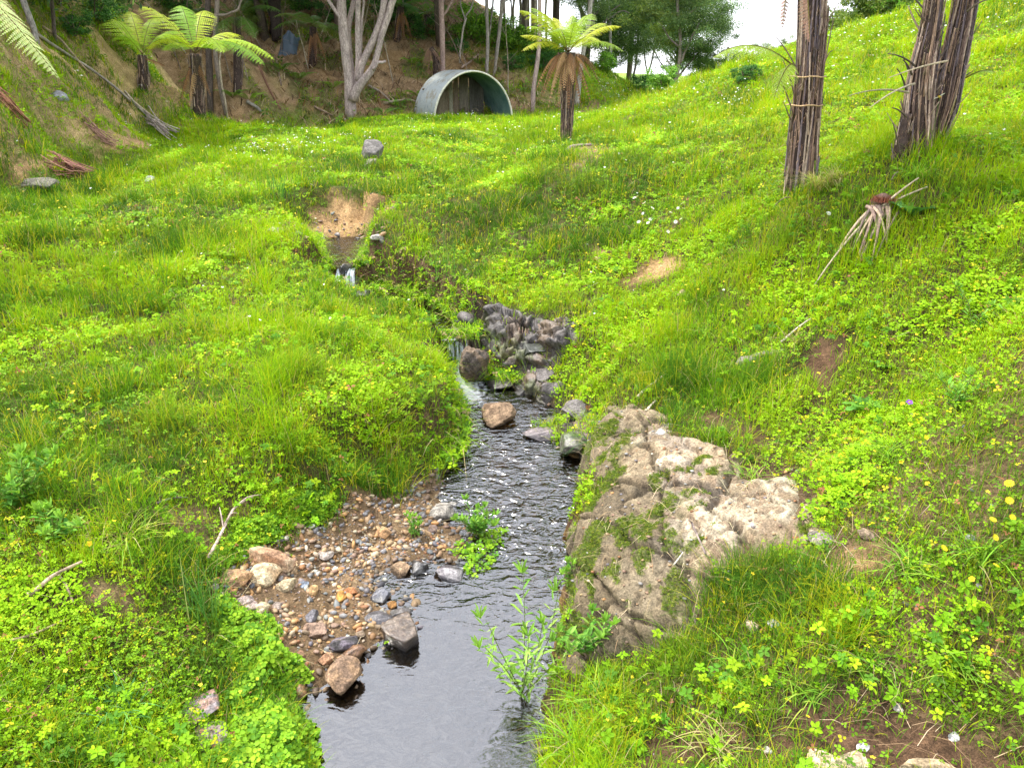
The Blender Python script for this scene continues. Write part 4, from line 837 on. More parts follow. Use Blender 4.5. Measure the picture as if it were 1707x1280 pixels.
def stipe_trunk(root, P, R, seed, dens=70, c=(.13,.085,.07), flare=.25, name='trunk', sticks=.3):
    """fibrous trunk: dark core wrapped in the long stubs of old fronds"""
    r = np.random.default_rng(seed); Q = curve(np.column_stack([P, R]), 22); mb = MB(); tube(mb, Q[:, :3], Q[:, 3]*.86, (.05,.033,.028), 14, .12, seed)
    L_ = np.linalg.norm(Q[-1, :3]-Q[0, :3])
    for k in range(dens):
        a = r.uniform(0, 6.283); t0 = r.uniform(-.08, .9); t1 = min(1.0, t0+r.uniform(.10, .42)); ts = np.linspace(max(t0, 0), t1, 7); q = np.stack([np.interp(ts, np.linspace(0, 1, 22), Q[:, j]) for j in range(4)], -1)
        out = (.90+.12*r.random())+np.linspace(0, flare*r.random()**2.2, 7)*1.0; aa = a+np.linspace(0, r.normal(0, .25), 7)
        PP = q[:, :3]+np.stack([np.cos(aa), np.sin(aa), 0*aa], -1)*(q[:, 3]*out)[:, None]; w_ = q[:, 3].mean()*r.uniform(.04, .12)
        base = np.array([c, (.26,.17,.12), (.13,.10,.11), (.36,.27,.21)][r.integers(0, 4)]); tube(mb, PP, np.linspace(w_, w_*.45, 7), base*r.uniform(.7, 1.3), 5, .15, k)
    n = int(dens*9); k = r.integers(0, 21, n); a = r.uniform(0, 6.283, n); rad = Q[k, 3]*r.uniform(.8, 1.08, n); B = Q[k, :3]+np.stack([np.cos(a)*rad, np.sin(a)*rad, r.uniform(-.5, .5, n)*L_/21], -1)
    sc_ = max(Q[:, 3].mean(), .05); blades(mb, B, r.uniform(.3, 1.3, n)*sc_, np.full(n, sc_*.05)*r.uniform(.6, 1.5, n), a+r.normal(0, .5, n), r.uniform(.15, 1.3, n), pal(n, [(.24,.14,.09), (.13,.08,.06), (.34,.24,.17), (.16,.18,.05)], [3, 3, 2, .4], seed, .3), seed+4, droop=1.1, seg=2)
    return mb.build(name, STIPE, root)
def to_local(mb, loc):
    mb.V = [v-np.asarray(loc) for v in mb.V]; return mb
def fern(name, base, top, R, fr, label, group=None, dead=(), seed=0, dens=60, width=.3, cat='tree fern', col_=G_YEL, colour_var=((.38,.54,.035), (.26,.46,.035), (.48,.56,.05)), frn=26):
    root = empty(name, base, label, cat, group); b = np.array(base, float); t = np.array(top, float); mid = (b+t)/2+[.02, 0, 0]
    stipe_trunk(root, np.array([b-[0, 0, .1], mid, t])-b, np.array(R)[:, None] if False else np.array(R), seed, dens)
    r = np.random.default_rng(seed+1)
    for k, f in enumerate(fr):
        tip, arch = f[0], f[1]; wd = f[2] if len(f) > 2 else width; cc = f[3] if len(f) > 3 else colour_var[k % len(colour_var)]
        mb = frond_mb(t-b, np.array(tip)-b, arch, wd, cc, seed*31+k, frn); mb.build('frond', FROND, root)
    for k, f in enumerate(dead):
        mb = frond_mb(t-b-[0, 0, .05], np.array(f[0])-b, f[1], f[2] if len(f) > 2 else .22, [(.34,.17,.075), (.24,.12,.06), (.44,.26,.13)][k % 3], seed*37+k, 22, droop=.9, rach=(.12,.07,.05)); mb.build('dead_frond', DEADF, root)
    return root
def pt(px, py, Y): return np.array(at_y(px, py, Y))
# the young tree fern in the middle distance
Yc = 13.2; cb = pt(943, 236, Yc); cb[2] = ground(cb[0], cb[1]); 
fr = []
for px, py, dy, a, wd in [(866,18,-.2,.28,.30),(880,45,-.5,.25,.32),(868,60,.1,.22,.30),(884,14,.4,.3,.28),(898,20,-.3,.28,.26),(958,38,-.55,.16,.24),(1035,45,-.1,.30,.30),(1040,86,-.35,.34,.32),(1010,40,.4,.3,.3),(988,24,.6,.3,.26),(870,85,-.6,.3,.28),(925,52,-.9,.28,.26),(1000,70,-.8,.3,.28),(955,26,.5,.18,.22),(922,30,.7,.22,.22)]: fr.append((pt(px, py, Yc+dy), a, wd*1.65, ((.36,.43,.04), (.26,.38,.04), (.44,.46,.04), (.22,.33,.04))[len(fr) % 4]))
dd = [(pt(px, py, Yc+dy), a, wd) for px, py, dy, a, wd in [(905,160,-.1,.55,.16),(900,165,.2,.6,.16),(918,155,-.4,.5,.18),(985,130,-.2,.5,.2),(995,118,.1,.45,.2),(930,165,-.3,.4,.16),(965,160,-.3,.45,.16),(910,130,-.4,.5,.2),(955,140,-.6,.4,.2),(975,150,.3,.4,.18),(925,140,.4,.4,.18),(940,150,-.5,.4,.18),(893,150,0,.6,.2),(1000,140,.2,.5,.18),(912,185,-.2,.6,.16),(985,170,-.2,.5,.16),(948,180,-.45,.3,.15),(930,190,.1,.4,.14),(970,182,.1,.4,.14),(958,125,-.55,.5,.24),(928,118,-.5,.5,.24)]]
fern('tree_fern', tuple(cb), tuple(pt(947, 88, Yc)), [.095, .10, .16], fr, 'young tree fern with a skirt of brown dead fronds standing alone in the meadow', dead=dd, seed=5, dens=90, cat='tree fern')
GF_ = 'tree ferns on the left bank'
h = hit1(238, 150); fern('tree_fern', tuple(h), tuple(pt(237, 92, h[1])), [.12, .10, .085], [(pt(x, y, h[1]+d), a, w_*1.2) for x, y, d, a, w_ in [(188,32,.2,.30,.75),(198,60,-.5,.35,.55),(300,75,-.2,.40,.5),(262,28,.8,.3,.4),(300,55,.5,.35,.5),(215,20,.9,.3,.4)]],
     'small yellow green tree fern on the left bank, nearest the fallen poles', GF_, dead=[(pt(275,110,h[1]), .1, .12)], seed=6, dens=46, frn=28)
h = hit1(330, 192); fern('tree_fern', tuple(h), tuple(pt(325, 90, h[1])), [.17, .14, .12], [(pt(x, y, h[1]+d), a, w_) for x, y, d, a, w_ in [(458,100,-.6,.35,.85),(440,108,-1.2,.3,.8),(235,12,.4,.3,.8),(262,62,-.9,.34,.8),(300,10,1.0,.3,.7),(400,60,1,.3,.8),(372,88,-1.5,.3,.7),(275,85,.6,.35,.7),(345,20,1.4,.3,.7)]],
     'larger tree fern with wide arching fronds over a dark fibrous trunk on the left bank', GF_, dead=[(pt(300,170,h[1]-.2), .2, .2), (pt(352,160,h[1]-.2), .2, .2), (pt(315,180,h[1]-.3), .2, .2)], seed=7, dens=60, frn=30)
h = hit1(395, 150); fern('tree_fern', tuple(h), tuple(pt(395, 30, h[1])), [.13, .12, .11], [(pt(x, y, h[1]+d), a, w_) for x, y, d, a, w_ in [(330,-10,.2,.3,.8),(470,20,-.6,.3,.8),(360,60,-.9,.34,.7),(440,-20,.5,.3,.7),(425,65,-1,.34,.7),(300,30,.2,.3,.8)]],
     'dark shaded tree fern behind the arching fronds on the left bank', GF_, seed=8, dens=30, colour_var=((.10,.20,.03), (.07,.15,.03)), frn=20)
for i, (bx, by, tx, ty, lab, cs) in enumerate([(520,110,522,45,'shaded tree fern with a black skirted trunk on the brown slope',((.10,.22,.03), (.16,.26,.04))),(660,70,668,12,'green tree fern between the pale forked tree and the pink trunk',((.12,.32,.03), (.07,.2,.03))),(710,55,712,25,'bright drooping tree fern behind the bent dead trunk',((.14,.36,.03), (.1,.26,.03))),(455,60,455,-5,'dark tree fern at the top of the brown slope',((.06,.14,.03), (.1,.2,.03)))]):
    h = hit1(bx, by); r = np.random.default_rng(60+i); t_ = pt(tx, ty, h[1]); f_ = [(t_+np.array([math.cos(a)*1.3, math.sin(a)*1.3, r.uniform(-.5, .25)]), .35, .6) for a in np.linspace(0, 5.6, 9)+r.uniform(0, 1)]
    fern('tree_fern', tuple(h), tuple(t_), [.16, .13, .12], f_, lab, 'tree ferns under the trees on the slope', dead=[(t_+np.array([math.cos(a)*.35, math.sin(a)*.35, -1.1]), .4, .25) for a in (0, 1.4, 2.8, 4.0, 5)], seed=60+i, dens=30, colour_var=cs, frn=18)
# frond hanging in from a tree fern just outside the left edge
b = np.array([-5.2, 6.4, 0]); b[2] = ground(b[0], b[1]); t_ = np.array([-5.1, 6.3, 3.6])
fern('tree_fern', tuple(b), tuple(t_), [.16, .15, .14], [(pt(96,128,5.6), .22, .62, (.55,.62,.24)), (pt(30,40,6.2), .25, .4, (.36,.46,.08)), (t_+[1, 1.2, -.3], .3, .5), (t_+[-1.3, .3, -.3], .3, .5), (t_+[-.5, 1.4, -.3], .3, .5), (t_+[.2, -1.4, -.3], .3, .5)],
     'tree fern beyond the left edge whose pale frond hangs into the top left corner', seed=9, dens=50, frn=84)
# two old fern trunks on the right bank
def px_trunk(name, pts, Y, widths, label, seed, dens, group):
    P = np.array([pt(x, y, Y) for x, y in pts]); base = P[0].copy(); root = empty(name, tuple(base), label, 'tree fern trunk', group)
    dep = Y*math.cos(PITCH); R = np.array(widths)/FPX*dep/2*.84; return root, P-base, R, base
GT = 'tall fibrous tree fern trunks on the right bank'; rr = np.random.default_rng(77)
def crown_up(root, top, seed):
    r = np.random.default_rng(seed)
    for a in np.linspace(0, 5.7, 9)+.3:
        frond_mb(top, top+np.array([math.cos(a)*1.9, math.sin(a)*1.9, .25+.2*r.random()]), .35, .6, [(.2,.38,.04), (.14,.3,.03)][int(a*3) % 2], seed+int(a*10), 22).build('frond', FROND, root)
h = hit1(1335, 318); root, P, R, b0 = px_trunk('tree_fern', [(1333,330),(1340,230),(1350,120),(1356,0),(1360,-260)], h[1]+.1, [72,56,48,52,46], 'single tall brown tree fern trunk on the right bank with a curled brown frond', 80, 0, GT)
stipe_trunk(root, P, R, 81, 230, flare=.28); crown_up(root, P[-1], 82)
def stalk(root, a, b_, arch, r_, c=(.15,.10,.08), nm='dead_stalk', seed=0):
    t = np.linspace(0, 1, 10)[:, None]; a = np.array(a); b_ = np.array(b_); m = (a+b_)/2+np.array([0, 0, arch]); mb = MB(); tube(mb, (1-t)**2*a+2*t*(1-t)*m+t*t*b_, np.linspace(r_, r_*.4, 10), c, 5, .1, seed); return mb.build(nm, STIPE, root)
Yt = h[1]
for i, (x0, y0, x1, y1, ar) in enumerate([(1330,120,1285,55,.05),(1325,160,1305,100,.02),(1322,190,1300,130,.02),(1318,200,1306,170,0),(1372,120,1390,30,.03),(1370,60,1398,5,.02),(1318,330,1290,345,.05),(1372,110,1388,85,.05),(1320,300,1310,235,.02)]):
    stalk(root, pt(x0, y0, Yt-.1)-b0, pt(x1, y1, Yt-.15)-b0, ar, .006, seed=i)
frond_mb(pt(1322,110,Yt-.1)-b0, pt(1190,95,Yt-.25)-b0, .32, .30, (.34,.46,.08), 83, 26, droop=.5).build('frond', FROND, root)
frond_mb(pt(1325,110,Yt-.1)-b0, pt(1290,165,Yt-.3)-b0, .5, .22, (.38,.48,.09), 84, 20, droop=.5).build('frond', FROND, root)
frond_mb(pt(1345,-30,Yt-.2)-b0, pt(1350,68,Yt-.3)-b0, .02, .12, (.38,.22,.15), 85, 16, droop=.8).build('dead_frond', DEADF, root)
frond_mb(pt(1315,-50,Yt-.1)-b0, pt(1304,45,Yt-.15)-b0, .02, .07, (.28,.13,.07), 86, 14, droop=.8).build('dead_frond', DEADF, root)
for yy in (128, 175):
    mb = MB(); th = np.linspace(0, math.pi, 10); cx = (pt(1345 if yy < 150 else 1340, yy, Yt+.1)-b0); mb2 = [cx+np.array([math.cos(a)*.125, -math.sin(a)*.135, .004*math.sin(a*5)]) for a in th]; tube(mb, mb2, .005, (.45,.30,.17), 5); mb.build('tie', STIPE, root)
h = hit1(1535, 262); Y2 = h[1]+.1
root, P, R, b0 = px_trunk('tree_fern', [(1528,275),(1530,200),(1535,120),(1550,60),(1560,0),(1575,-260)], Y2, [62,60,50,36,32,32], 'double brown tree fern trunk on the right bank with broken stalks poking out', 90, 0, GT)
stipe_trunk(root, P, R, 91, 200, flare=.4); crown_up(root, P[-1], 92)
P2 = np.array([pt(x, y, Y2+.12) for x, y in [(1545,255),(1575,180),(1585,120),(1600,60),(1612,0),(1635,-260)]])-b0; stipe_trunk(root, P2, np.array([48,62,54,50,46,40])/FPX*Y2*.93/2*.76, 93, 200, flare=.35, name='second_trunk'); crown_up(root, P2[-1], 94)
P3 = np.array([pt(x, y, Y2-.05) for x, y in [(1505,305),(1502,250),(1512,190)]])-b0; stipe_trunk(root, P3, np.array([20,26,20])/FPX*Y2*.93/2, 95, 40, flare=.5, name='stub')
for i, (x0, y0, x1, y1, ar, c_) in enumerate([(1580,102,1482,130,.02,(.36,.29,.20)),(1525,140,1450,180,.04,(.33,.28,.2)),(1515,155,1415,160,.05,(.22,.2,.12)),(1525,110,1480,90,.03,(.08,.06,.05)),(1520,125,1505,100,.02,(.08,.06,.05)),(1510,150,1495,115,.03,(.08,.06,.05)),(1510,195,1487,180,.02,(.1,.07,.06)),(1612,20,1650,0,.03,(.12,.09,.07)),(1585,190,1595,160,.0,(.4,.3,.2)),(1500,260,1488,205,.03,(.1,.07,.06)),(1500,290,1486,300,.05,(.1,.07,.06))]):
    stalk(root, pt(x0, y0, Y2-.2)-b0, pt(x1, y1, Y2-.35)-b0, ar, .007, c_, seed=20+i)
frond_mb(pt(1610,130,Y2)-b0, pt(1658,120,Y2-.2)-b0, .2, .10, (.36,.48,.12), 96, 18).build('frond', FROND, root)
def stubs(root, P, R, seed, n):
    r = np.random.default_rng(seed); Q = curve(np.column_stack([P, R]), 30)
    for i in range(n):
        k = r.integers(1, 20); a = r.uniform(0, 6.283); d = np.array([math.cos(a), math.sin(a), 0]); p = Q[k, :3]+d*Q[k, 3]*.85; L_ = r.uniform(.05, .20)
        stalk(root, p, p+d*L_*r.uniform(.3, .9)+np.array([0, 0, L_*r.uniform(.4, 1)]), -.02, r.uniform(.004, .009), [(.14,.10,.085), (.26,.19,.14), (.08,.06,.055)][i % 3], 'broken_stub', 300+i)
stubs(root, P, R, 5, 34); stubs(root, P2, R*.9, 6, 34)
# felled fern stump with splayed stalks
h = hit1(1470, 350); root = empty('fern_stump', tuple(h), 'felled tree fern stump with rusty top and splayed dead stalks below the double trunk', 'stump'); Y3 = h[1]
mb = MB(); Q = curve([(0,.1,-.15,.08),(0,.02,.03,.075),(-.02,-.04,.07,.05),(-.02,-.06,.09,.02)], 12); tube(mb, Q[:, :3], Q[:, 3], (.09,.05,.04), 14, .2, 3); mb.build('stump_core', STIPE, root)
mb = MB(); r = np.random.default_rng(4); n = 900; B = np.column_stack([r.normal(0, .032, (n, 2))-[.02, .05], np.full(n, .06)]); blades(mb, B, r.uniform(.02, .06, n), np.full(n, .003), r.uniform(0, 6.3, n), r.uniform(.2, 1, n), pal(n, [(.26,.08,.04), (.16,.05,.03)], [1, 1], 5), 6, seg=2); mb.build('root_hairs', DEADF, root)
for i in range(26):
    a = r.uniform(1475-40, 1475+30); tx = 1440+r.normal(0, 26); ty = r.uniform(395, 450); p_ = pt(1470+r.normal(0, 12), 345, Y3-.06)-h; e = hit1(tx, ty); stalk(root, p_, e-h+[0, 0, .02], .08+.05*r.random(), .010+.006*r.random(), [(.22,.15,.12), (.14,.10,.085), (.34,.25,.18)][i % 3], seed=i)
for i, (x1, y1) in enumerate([(1352,490),(1530,305),(1545,320)]): e = hit1(x1, y1) if y1 > 400 else pt(x1, y1, Y3-.1); stalk(root, pt(1465,350,Y3-.06)-h, e-h+[0, 0, .03], .10 if y1 > 400 else .02, .010, (.34,.27,.19), seed=40+i)

# ------------------------------------------------------------------ trees
BARK = tint_mat('pale_bark', .85, 9, .5, 1.4, .7, .02, stretch=(2.2, 2.2, .5)); CROWN = leaf_mat('tree_leaves', .25, .6)
def px_limb(mb, pts, Y, base, c, seed, wob=.03, sides=9):
    P = []
    for q in pts:
        yy = Y+(q[3] if len(q) > 3 else 0); p = at_y(q[0], q[1], yy); dep = project(*p)[2]; P.append((*p, q[2]/FPX*dep/2*.64))
    Q = curve(P, max(8, 4*len(pts)), wob, seed); tube(mb, Q[:, :3]-base, Q[:, 3], c, sides, .10, seed); return Q
def crown_mesh(seed, n=9000, R=2.2, H=2.6, leaf=.075, cols=((.055,.11,.025), (.09,.16,.03), (.03,.07,.02), (.14,.20,.05)), clumps=34, thin=.5):
    r = np.random.default_rng(seed); cc = r.normal(size=(clumps, 3)); cc = unit(cc)*r.random((clumps, 1))**.5*[R, R, H]; cs = r.uniform(.18, .42, clumps)*R*.6; k = r.integers(0, clumps, n)
    P = cc[k]+r.normal(0, 1, (n, 3))*cs[k][:, None]*[.6, .6, .42]; D = unit(r.normal(size=(n, 3))+[0, 0, -.3]); N = unit(r.normal(size=(n, 3))+[0, 0, .8]); cl = pal(n, cols, [3, 3, 3, 1], seed, .3)*(.75+.5*r.random(clumps)[k][:, None])
    g = MB(); s = leaf*r.uniform(.6, 1.5, n); leaflets(g, P, D, N, s*1.6, s*thin, cl, False); return g, cc
_cr = {}
def crown(parent, loc, kind, sc_=(1, 1, 1), rz=0.):
    key = kind
    if key not in _cr:
        n, R, H, lf, cols = {'dark': (13000, 2.3, 2.2, .08, ((.07,.14,.03), (.11,.20,.035), (.04,.085,.025), (.17,.26,.045))), 'olive': (11000, 2.0, 2.3, .075, ((.15,.22,.04), (.11,.18,.035), (.24,.29,.06), (.08,.14,.04))),
                          'kanuka': (15000, 2.3, 2.5, .055, ((.11,.19,.06), (.16,.25,.07), (.08,.15,.05), (.24,.31,.09))), 'lime': (4500, .9, .7, .07, ((.15,.33,.03), (.22,.42,.04), (.09,.22,.03), (.3,.45,.05))), 'shrub': (4500, .8, .6, .06, ((.06,.18,.04), (.10,.26,.05), (.045,.12,.03), (.16,.34,.06)))}[kind]
        g, cc = crown_mesh(hash(kind) % 97 if False else {'dark': 11, 'olive': 12, 'kanuka': 13, 'lime': 14, 'shrub': 15}[kind], n, R, H, lf, cols); o = g.build('crown', CROWN, parent); _cr[key] = (o.data, cc)
    else:
        o = bpy.data.objects.new('crown', _cr[key][0]); col.objects.link(o); o.parent = parent
    o.location = loc; o.scale = sc_; o.rotation_euler = (0, 0, rz); return _cr[key][1]
def tree(label, limbs, Y, base_px, c=(.33,.26,.23), crowns=(), name='tree', cat='tree', group=None, seed=0, onground=True):
    b = np.array(at_y(base_px[0], base_px[1], Y)); 
    if onground:
        try: h = hit1(*base_px); b = h if abs(h[1]-Y) < 6 else b
        except Exception: pass
    Y = b[1]; root = empty(name, tuple(b), label, cat, group); mb = MB()
    for i, l in enumerate(limbs): px_limb(mb, l, Y, b, c, seed*17+i)
    mb.build('trunk', BARK, root, True)
    for i, (px, py, dy, kind, s) in enumerate(crowns):
        cc = crown(root, tuple(pt(px, py, Y+dy)-b), kind, (s, s, s*.85), seed+i*1.7)
    return root
def bough(mb, a, b_, r_, c, seed, n=5):
    r = np.random.default_rng(seed); Q = curve([(*a, r_), (*((np.array(a)+b_)/2+r.normal(0, .1, 3)), r_*.7), (*b_, r_*.3)], 9); tube(mb, Q[:, :3], Q[:, 3], c, 6, .1, seed)
PALE_B = (.40,.32,.29)
tree('pale pinkish tree forking into several trunks on the brown slope left of the shelter', [
 [(584,200,30),(585,165,30),(580,120,24),(573,60,25),(568,0,24),(560,-140,20)], [(586,170,22,.1),(598,120,20,.1),(597,60,15,.1),(597,0,14,.1),(600,-140,12,.1)], [(588,160,18,.3),(586,110,14,.3),(580,40,14,.3),(590,0,12,.3),(600,-100,9,.3)],
 [(587,168,26,-.1),(598,138,24,-.1),(622,118,18,-.1),(630,85,14,-.1),(642,40,17,-.1),(656,0,18,-.1),(690,-120,14,-.1)], [(597,135,18,0),(606,95,18,0),(628,60,20,0),(640,20,20,0),(645,-60,18,0)], [(622,116,9,-.2),(632,104,8,-.2),(640,104,6,-.2)], [(571,40,10,-.1),(560,18,9,-.1),(545,0,9,-.1),(530,-30,8,-.1)], [(600,90,6,.2),(603,50,6,.2),(606,0,6,.2),(606,-60,4,.2)]],
 24.6, (585,196), PALE_B, [(560,-170,0,'dark',1.1),(680,-165,-.5,'dark',1.1),(620,-220,1,'olive',1.1)], seed=1)
tree('straight pink barked trunk rising directly behind the shelter roof', [[(738,145,13),(737,60,14),(735,0,15),(730,-160,11)], [(738,28,6),(750,10,6),(760,-8,5)]], 27, (738,140), (.36,.25,.22), [(730,-190,0,'dark',1.1)], seed=2)
GP = 'slim trunks standing behind the shelter'
tree('slim grey trunk right behind the top of the shelter, left of its close pair', [[(812,130,9),(813,60,9),(811,0,9),(808,-140,7)]], 27, (812,126), (.33,.29,.26), [(808,-160,0,'olive',.9)], group=GP, seed=3)
tree('slim leaning trunk just right of the slim grey trunk behind the shelter', [[(822,130,7),(828,90,9),(836,30,10),(838,0,10),(845,-140,7)], [(816,60,4,.3),(822,0,5,.3),(826,-80,4,.3)]], 27, (822,128), (.30,.26,.23), [(850,-170,.5,'dark',1.0)], group=GP, seed=4)
tree('thin forked grey sapling uphill between the pink trunk and the slim trunks', [[(766,106,5),(770,60,5),(776,30,5)], [(776,30,4),(785,12,4),(795,-20,3)], [(775,34,4),(768,10,3),(770,-20,3)]], 28, (766,106), (.42,.37,.32), [(790,-60,0,'olive',.5)], group=GP, seed=5)
tree('pinkish trunk left of the young tree fern', [[(888,192,12),(891,140,12),(897,90,11),(900,20,11),(902,-120,8)]], 26.5, (888,190), (.38,.28,.25), [(905,-150,0,'kanuka',1.0)], seed=6)
tree('pale trunk seen just right of the young tree fern stem', [[(962,180,14),(966,130,12),(972,90,11),(985,20,12),(990,-120,9)]], 27.5, (963,178), (.40,.36,.32), [(985,-140,0,'dark',1.0),(1000,-20,1.5,'kanuka',.55)], seed=7)
rr = np.random.default_rng(88)
for i, (x, by, w_, lab) in enumerate([(842,70,7,'first'), (856,66,6,''), (866,62,8,''), (878,72,6,''), (872,66,4,''), (890,78,5,''), (850,60,4,''), (912,80,6,'')]):
    labs = ['slim pole trunk at the left end of the stand on the green spur','thin brownish trunk second from the left in the stand on the spur','thickest pole of the stand on the green spur','thin trunk right of the thickest pole on the spur','very thin stem squeezed beside the thickest pole on the spur','slender trunk at the sky gap in the stand on the spur','very thin stem between the two leftmost poles on the spur','pole trunk half hidden by the young fern fronds']
    tree(labs[i], [[(x, by, w_), (x+rr.normal(0, 3), by-60, w_*.95), (x+rr.normal(0, 5), -20, w_*.9), (x+rr.normal(0, 8), -130, w_*.6)]], 31, (x, by), [(.36,.29,.25), (.30,.25,.18), (.42,.34,.28)][i % 3], [(x+rr.normal(0, 10), -110-25*(i % 3), 0, 'dark' if i % 2 else 'kanuka', .8)], group='stand of slim poles on the green spur', seed=20+i)
tree('dark thick trunk behind the young fern top with thin bare branches beside it', [[(985,60,20),(984,20,20),(982,-100,16)], [(988,30,6,.3),(1005,10,4,.3),(1030,-10,3,.3)], [(1000,60,3,-.5),(1015,20,3,-.5),(1035,8,2.5,-.5)], [(1005,40,3,-.4),(1035,16,3,-.4),(1050,20,2,-.4)]], 32, (985,75), (.15,.12,.11), [(980,-100,0,'dark',1.1),(1010,-40,1,'kanuka',.9)], seed=40)
tree('grey trunk at the edge of the dark bush above the green spur', [[(1020,112,9),(1018,80,8),(1015,20,8),(1010,-80,6)]], 33, (1020,112), (.34,.31,.28), [(1030,10,.5,'kanuka',.9),(1010,60,1,'dark',.7),(1045,40,2,'kanuka',.8),(1090,15,3,'kanuka',.9),(1065,75,1.5,'kanuka',.45)], seed=41)
tree('leaning trunk by the bright sky gap at the foot of the spur', [[(1055,130,6),(1060,105,6),(1064,70,6),(1060,10,5)], [(1062,90,4),(1075,60,4),(1085,30,3)]], 36, (1055,130), (.20,.17,.15), [(1062,30,0,'kanuka',.9),(1085,0,1,'olive',.8)], seed=42)
tree('twin thin stems in the middle of the bright sky gap', [[(1078,130,5),(1088,100,5),(1095,60,4)], [(1080,125,4),(1075,90,4),(1080,40,4)]], 40, (1078,135), (.2,.17,.14), [(1095,40,0,'kanuka',.9),(1075,-10,0,'dark',.9)], seed=43)
tree('feathery tree with a bent trunk rising behind the right slope', [[(1118,168,12),(1124,145,10),(1134,105,9),(1133,70,8),(1130,20,8),(1125,-60,6)], [(1134,105,6),(1150,70,5),(1165,40,4)], [(1133,80,5),(1112,60,4),(1098,35,3)], [(1128,130,5,.5),(1150,105,5,.5),(1175,70,4,.5)], [(1132,40,5),(1155,20,4),(1180,5,3)]], 25, (1118,168), (.24,.19,.17),
 [(1130,30,0,'kanuka',.62),(1168,40,.3,'kanuka',.55),(1190,70,.6,'kanuka',.45),(1098,20,.5,'olive',.55),(1150,-20,0,'kanuka',.7),(1195,10,.4,'kanuka',.5),(1158,92,.5,'dark',.32),(1205,100,.8,'kanuka',.25)], seed=44)
tree('small dark tree beyond the crest left of the single fern trunk', [[(1200,160,8),(1205,120,7),(1215,80,5)]], 34, (1200,170), (.2,.16,.13), [(1210,112,0,'dark',.5),(1180,118,0,'dark',.4),(1240,115,.5,'kanuka',.45)], seed=45)
tree('rounded bush tree on the skyline between the fern trunks', [[(1480,60,8),(1478,30,8),(1470,0,6)], [(1476,40,6),(1450,10,5)], [(1478,30,5),(1510,5,5)]], 21, (1480,60), (.24,.2,.16), [(1450,8,0,'olive',.6),(1490,-8,.3,'olive',.7),(1530,2,.5,'olive',.6),(1500,25,-.3,'lime',.8),(1440,30,.2,'lime',.55)], seed=46)
tree('low olive bush on the skyline right of the single fern trunk', [[(1390,75,6),(1392,55,5)]], 26, (1390,80), (.24,.2,.16), [(1392,42,0,'olive',.55),(1415,52,0,'olive',.42),(1370,70,0,'dark',.3)], seed=47, name='bush', cat='bush')
tree('far bush showing between the feathery tree and the single fern trunk', [[(1270,120,6),(1272,95,5)]], 30, (1270,125), (.24,.2,.16), [(1272,98,0,'kanuka',.35),(1300,88,1,'olive',.35),(1250,108,1,'dark',.3)], seed=48, name='bush', cat='bush')
# trees on the left slope and the dark bush behind
GL2 = 'dark trunks on the left slope'
tree('dark upright trunk at the top of the left slope', [[(93,72,9),(90,40,9),(87,0,11),(84,-130,9)]], 17, (93,72), (.13,.10,.09), [(84,-150,0,'dark',.9),(100,10,1.6,'olive',.35)], group=GL2, seed=50)
tree('grey leaning trunk above the fallen poles on the left slope', [[(62,75,16),(50,40,15),(38,0,16),(20,-120,12)], [(50,40,8),(40,15,8),(34,-20,6)]], 15, (60,72), (.30,.27,.25), [(20,-130,0,'dark',.8)], group=GL2, seed=51)
tree('slim grey trunk leaning behind the larger tree fern', [[(378,196,9),(366,150,11),(358,90,12),(360,30,12),(364,-120,9)], [(362,25,7,-.2),(378,24,6,-.2),(398,18,6,-.2),(405,0,5,-.2)]], 23, (378,196), (.26,.21,.17), [(364,-140,0,'dark',1.0)], group=GL2, seed=52)
tree('dark brown trunk beside the slim leaning grey trunk', [[(352,194,16),(350,140,17),(347,60,16),(345,-120,12)]], 23.3, (352,192), (.11,.085,.07), [(335,-150,0,'dark',1.1)], group=GL2, seed=53)
tree('thin pale crooked sapling right of the larger tree fern', [[(381,206,4),(377,170,5),(368,140,5),(366,100,4),(372,40,4)]], 22.6, (381,204), (.42,.35,.25), [], group=GL2, seed=54)
tree('massive black trunk above the blue tarp', [[(462,70,26),(458,30,30),(455,-20,32),(450,-150,26)], [(470,66,6),(455,40,6),(440,0,5)]], 28, (462,68), (.055,.04,.035), [(450,-150,0,'dark',1.2)], group=GL2, seed=55)
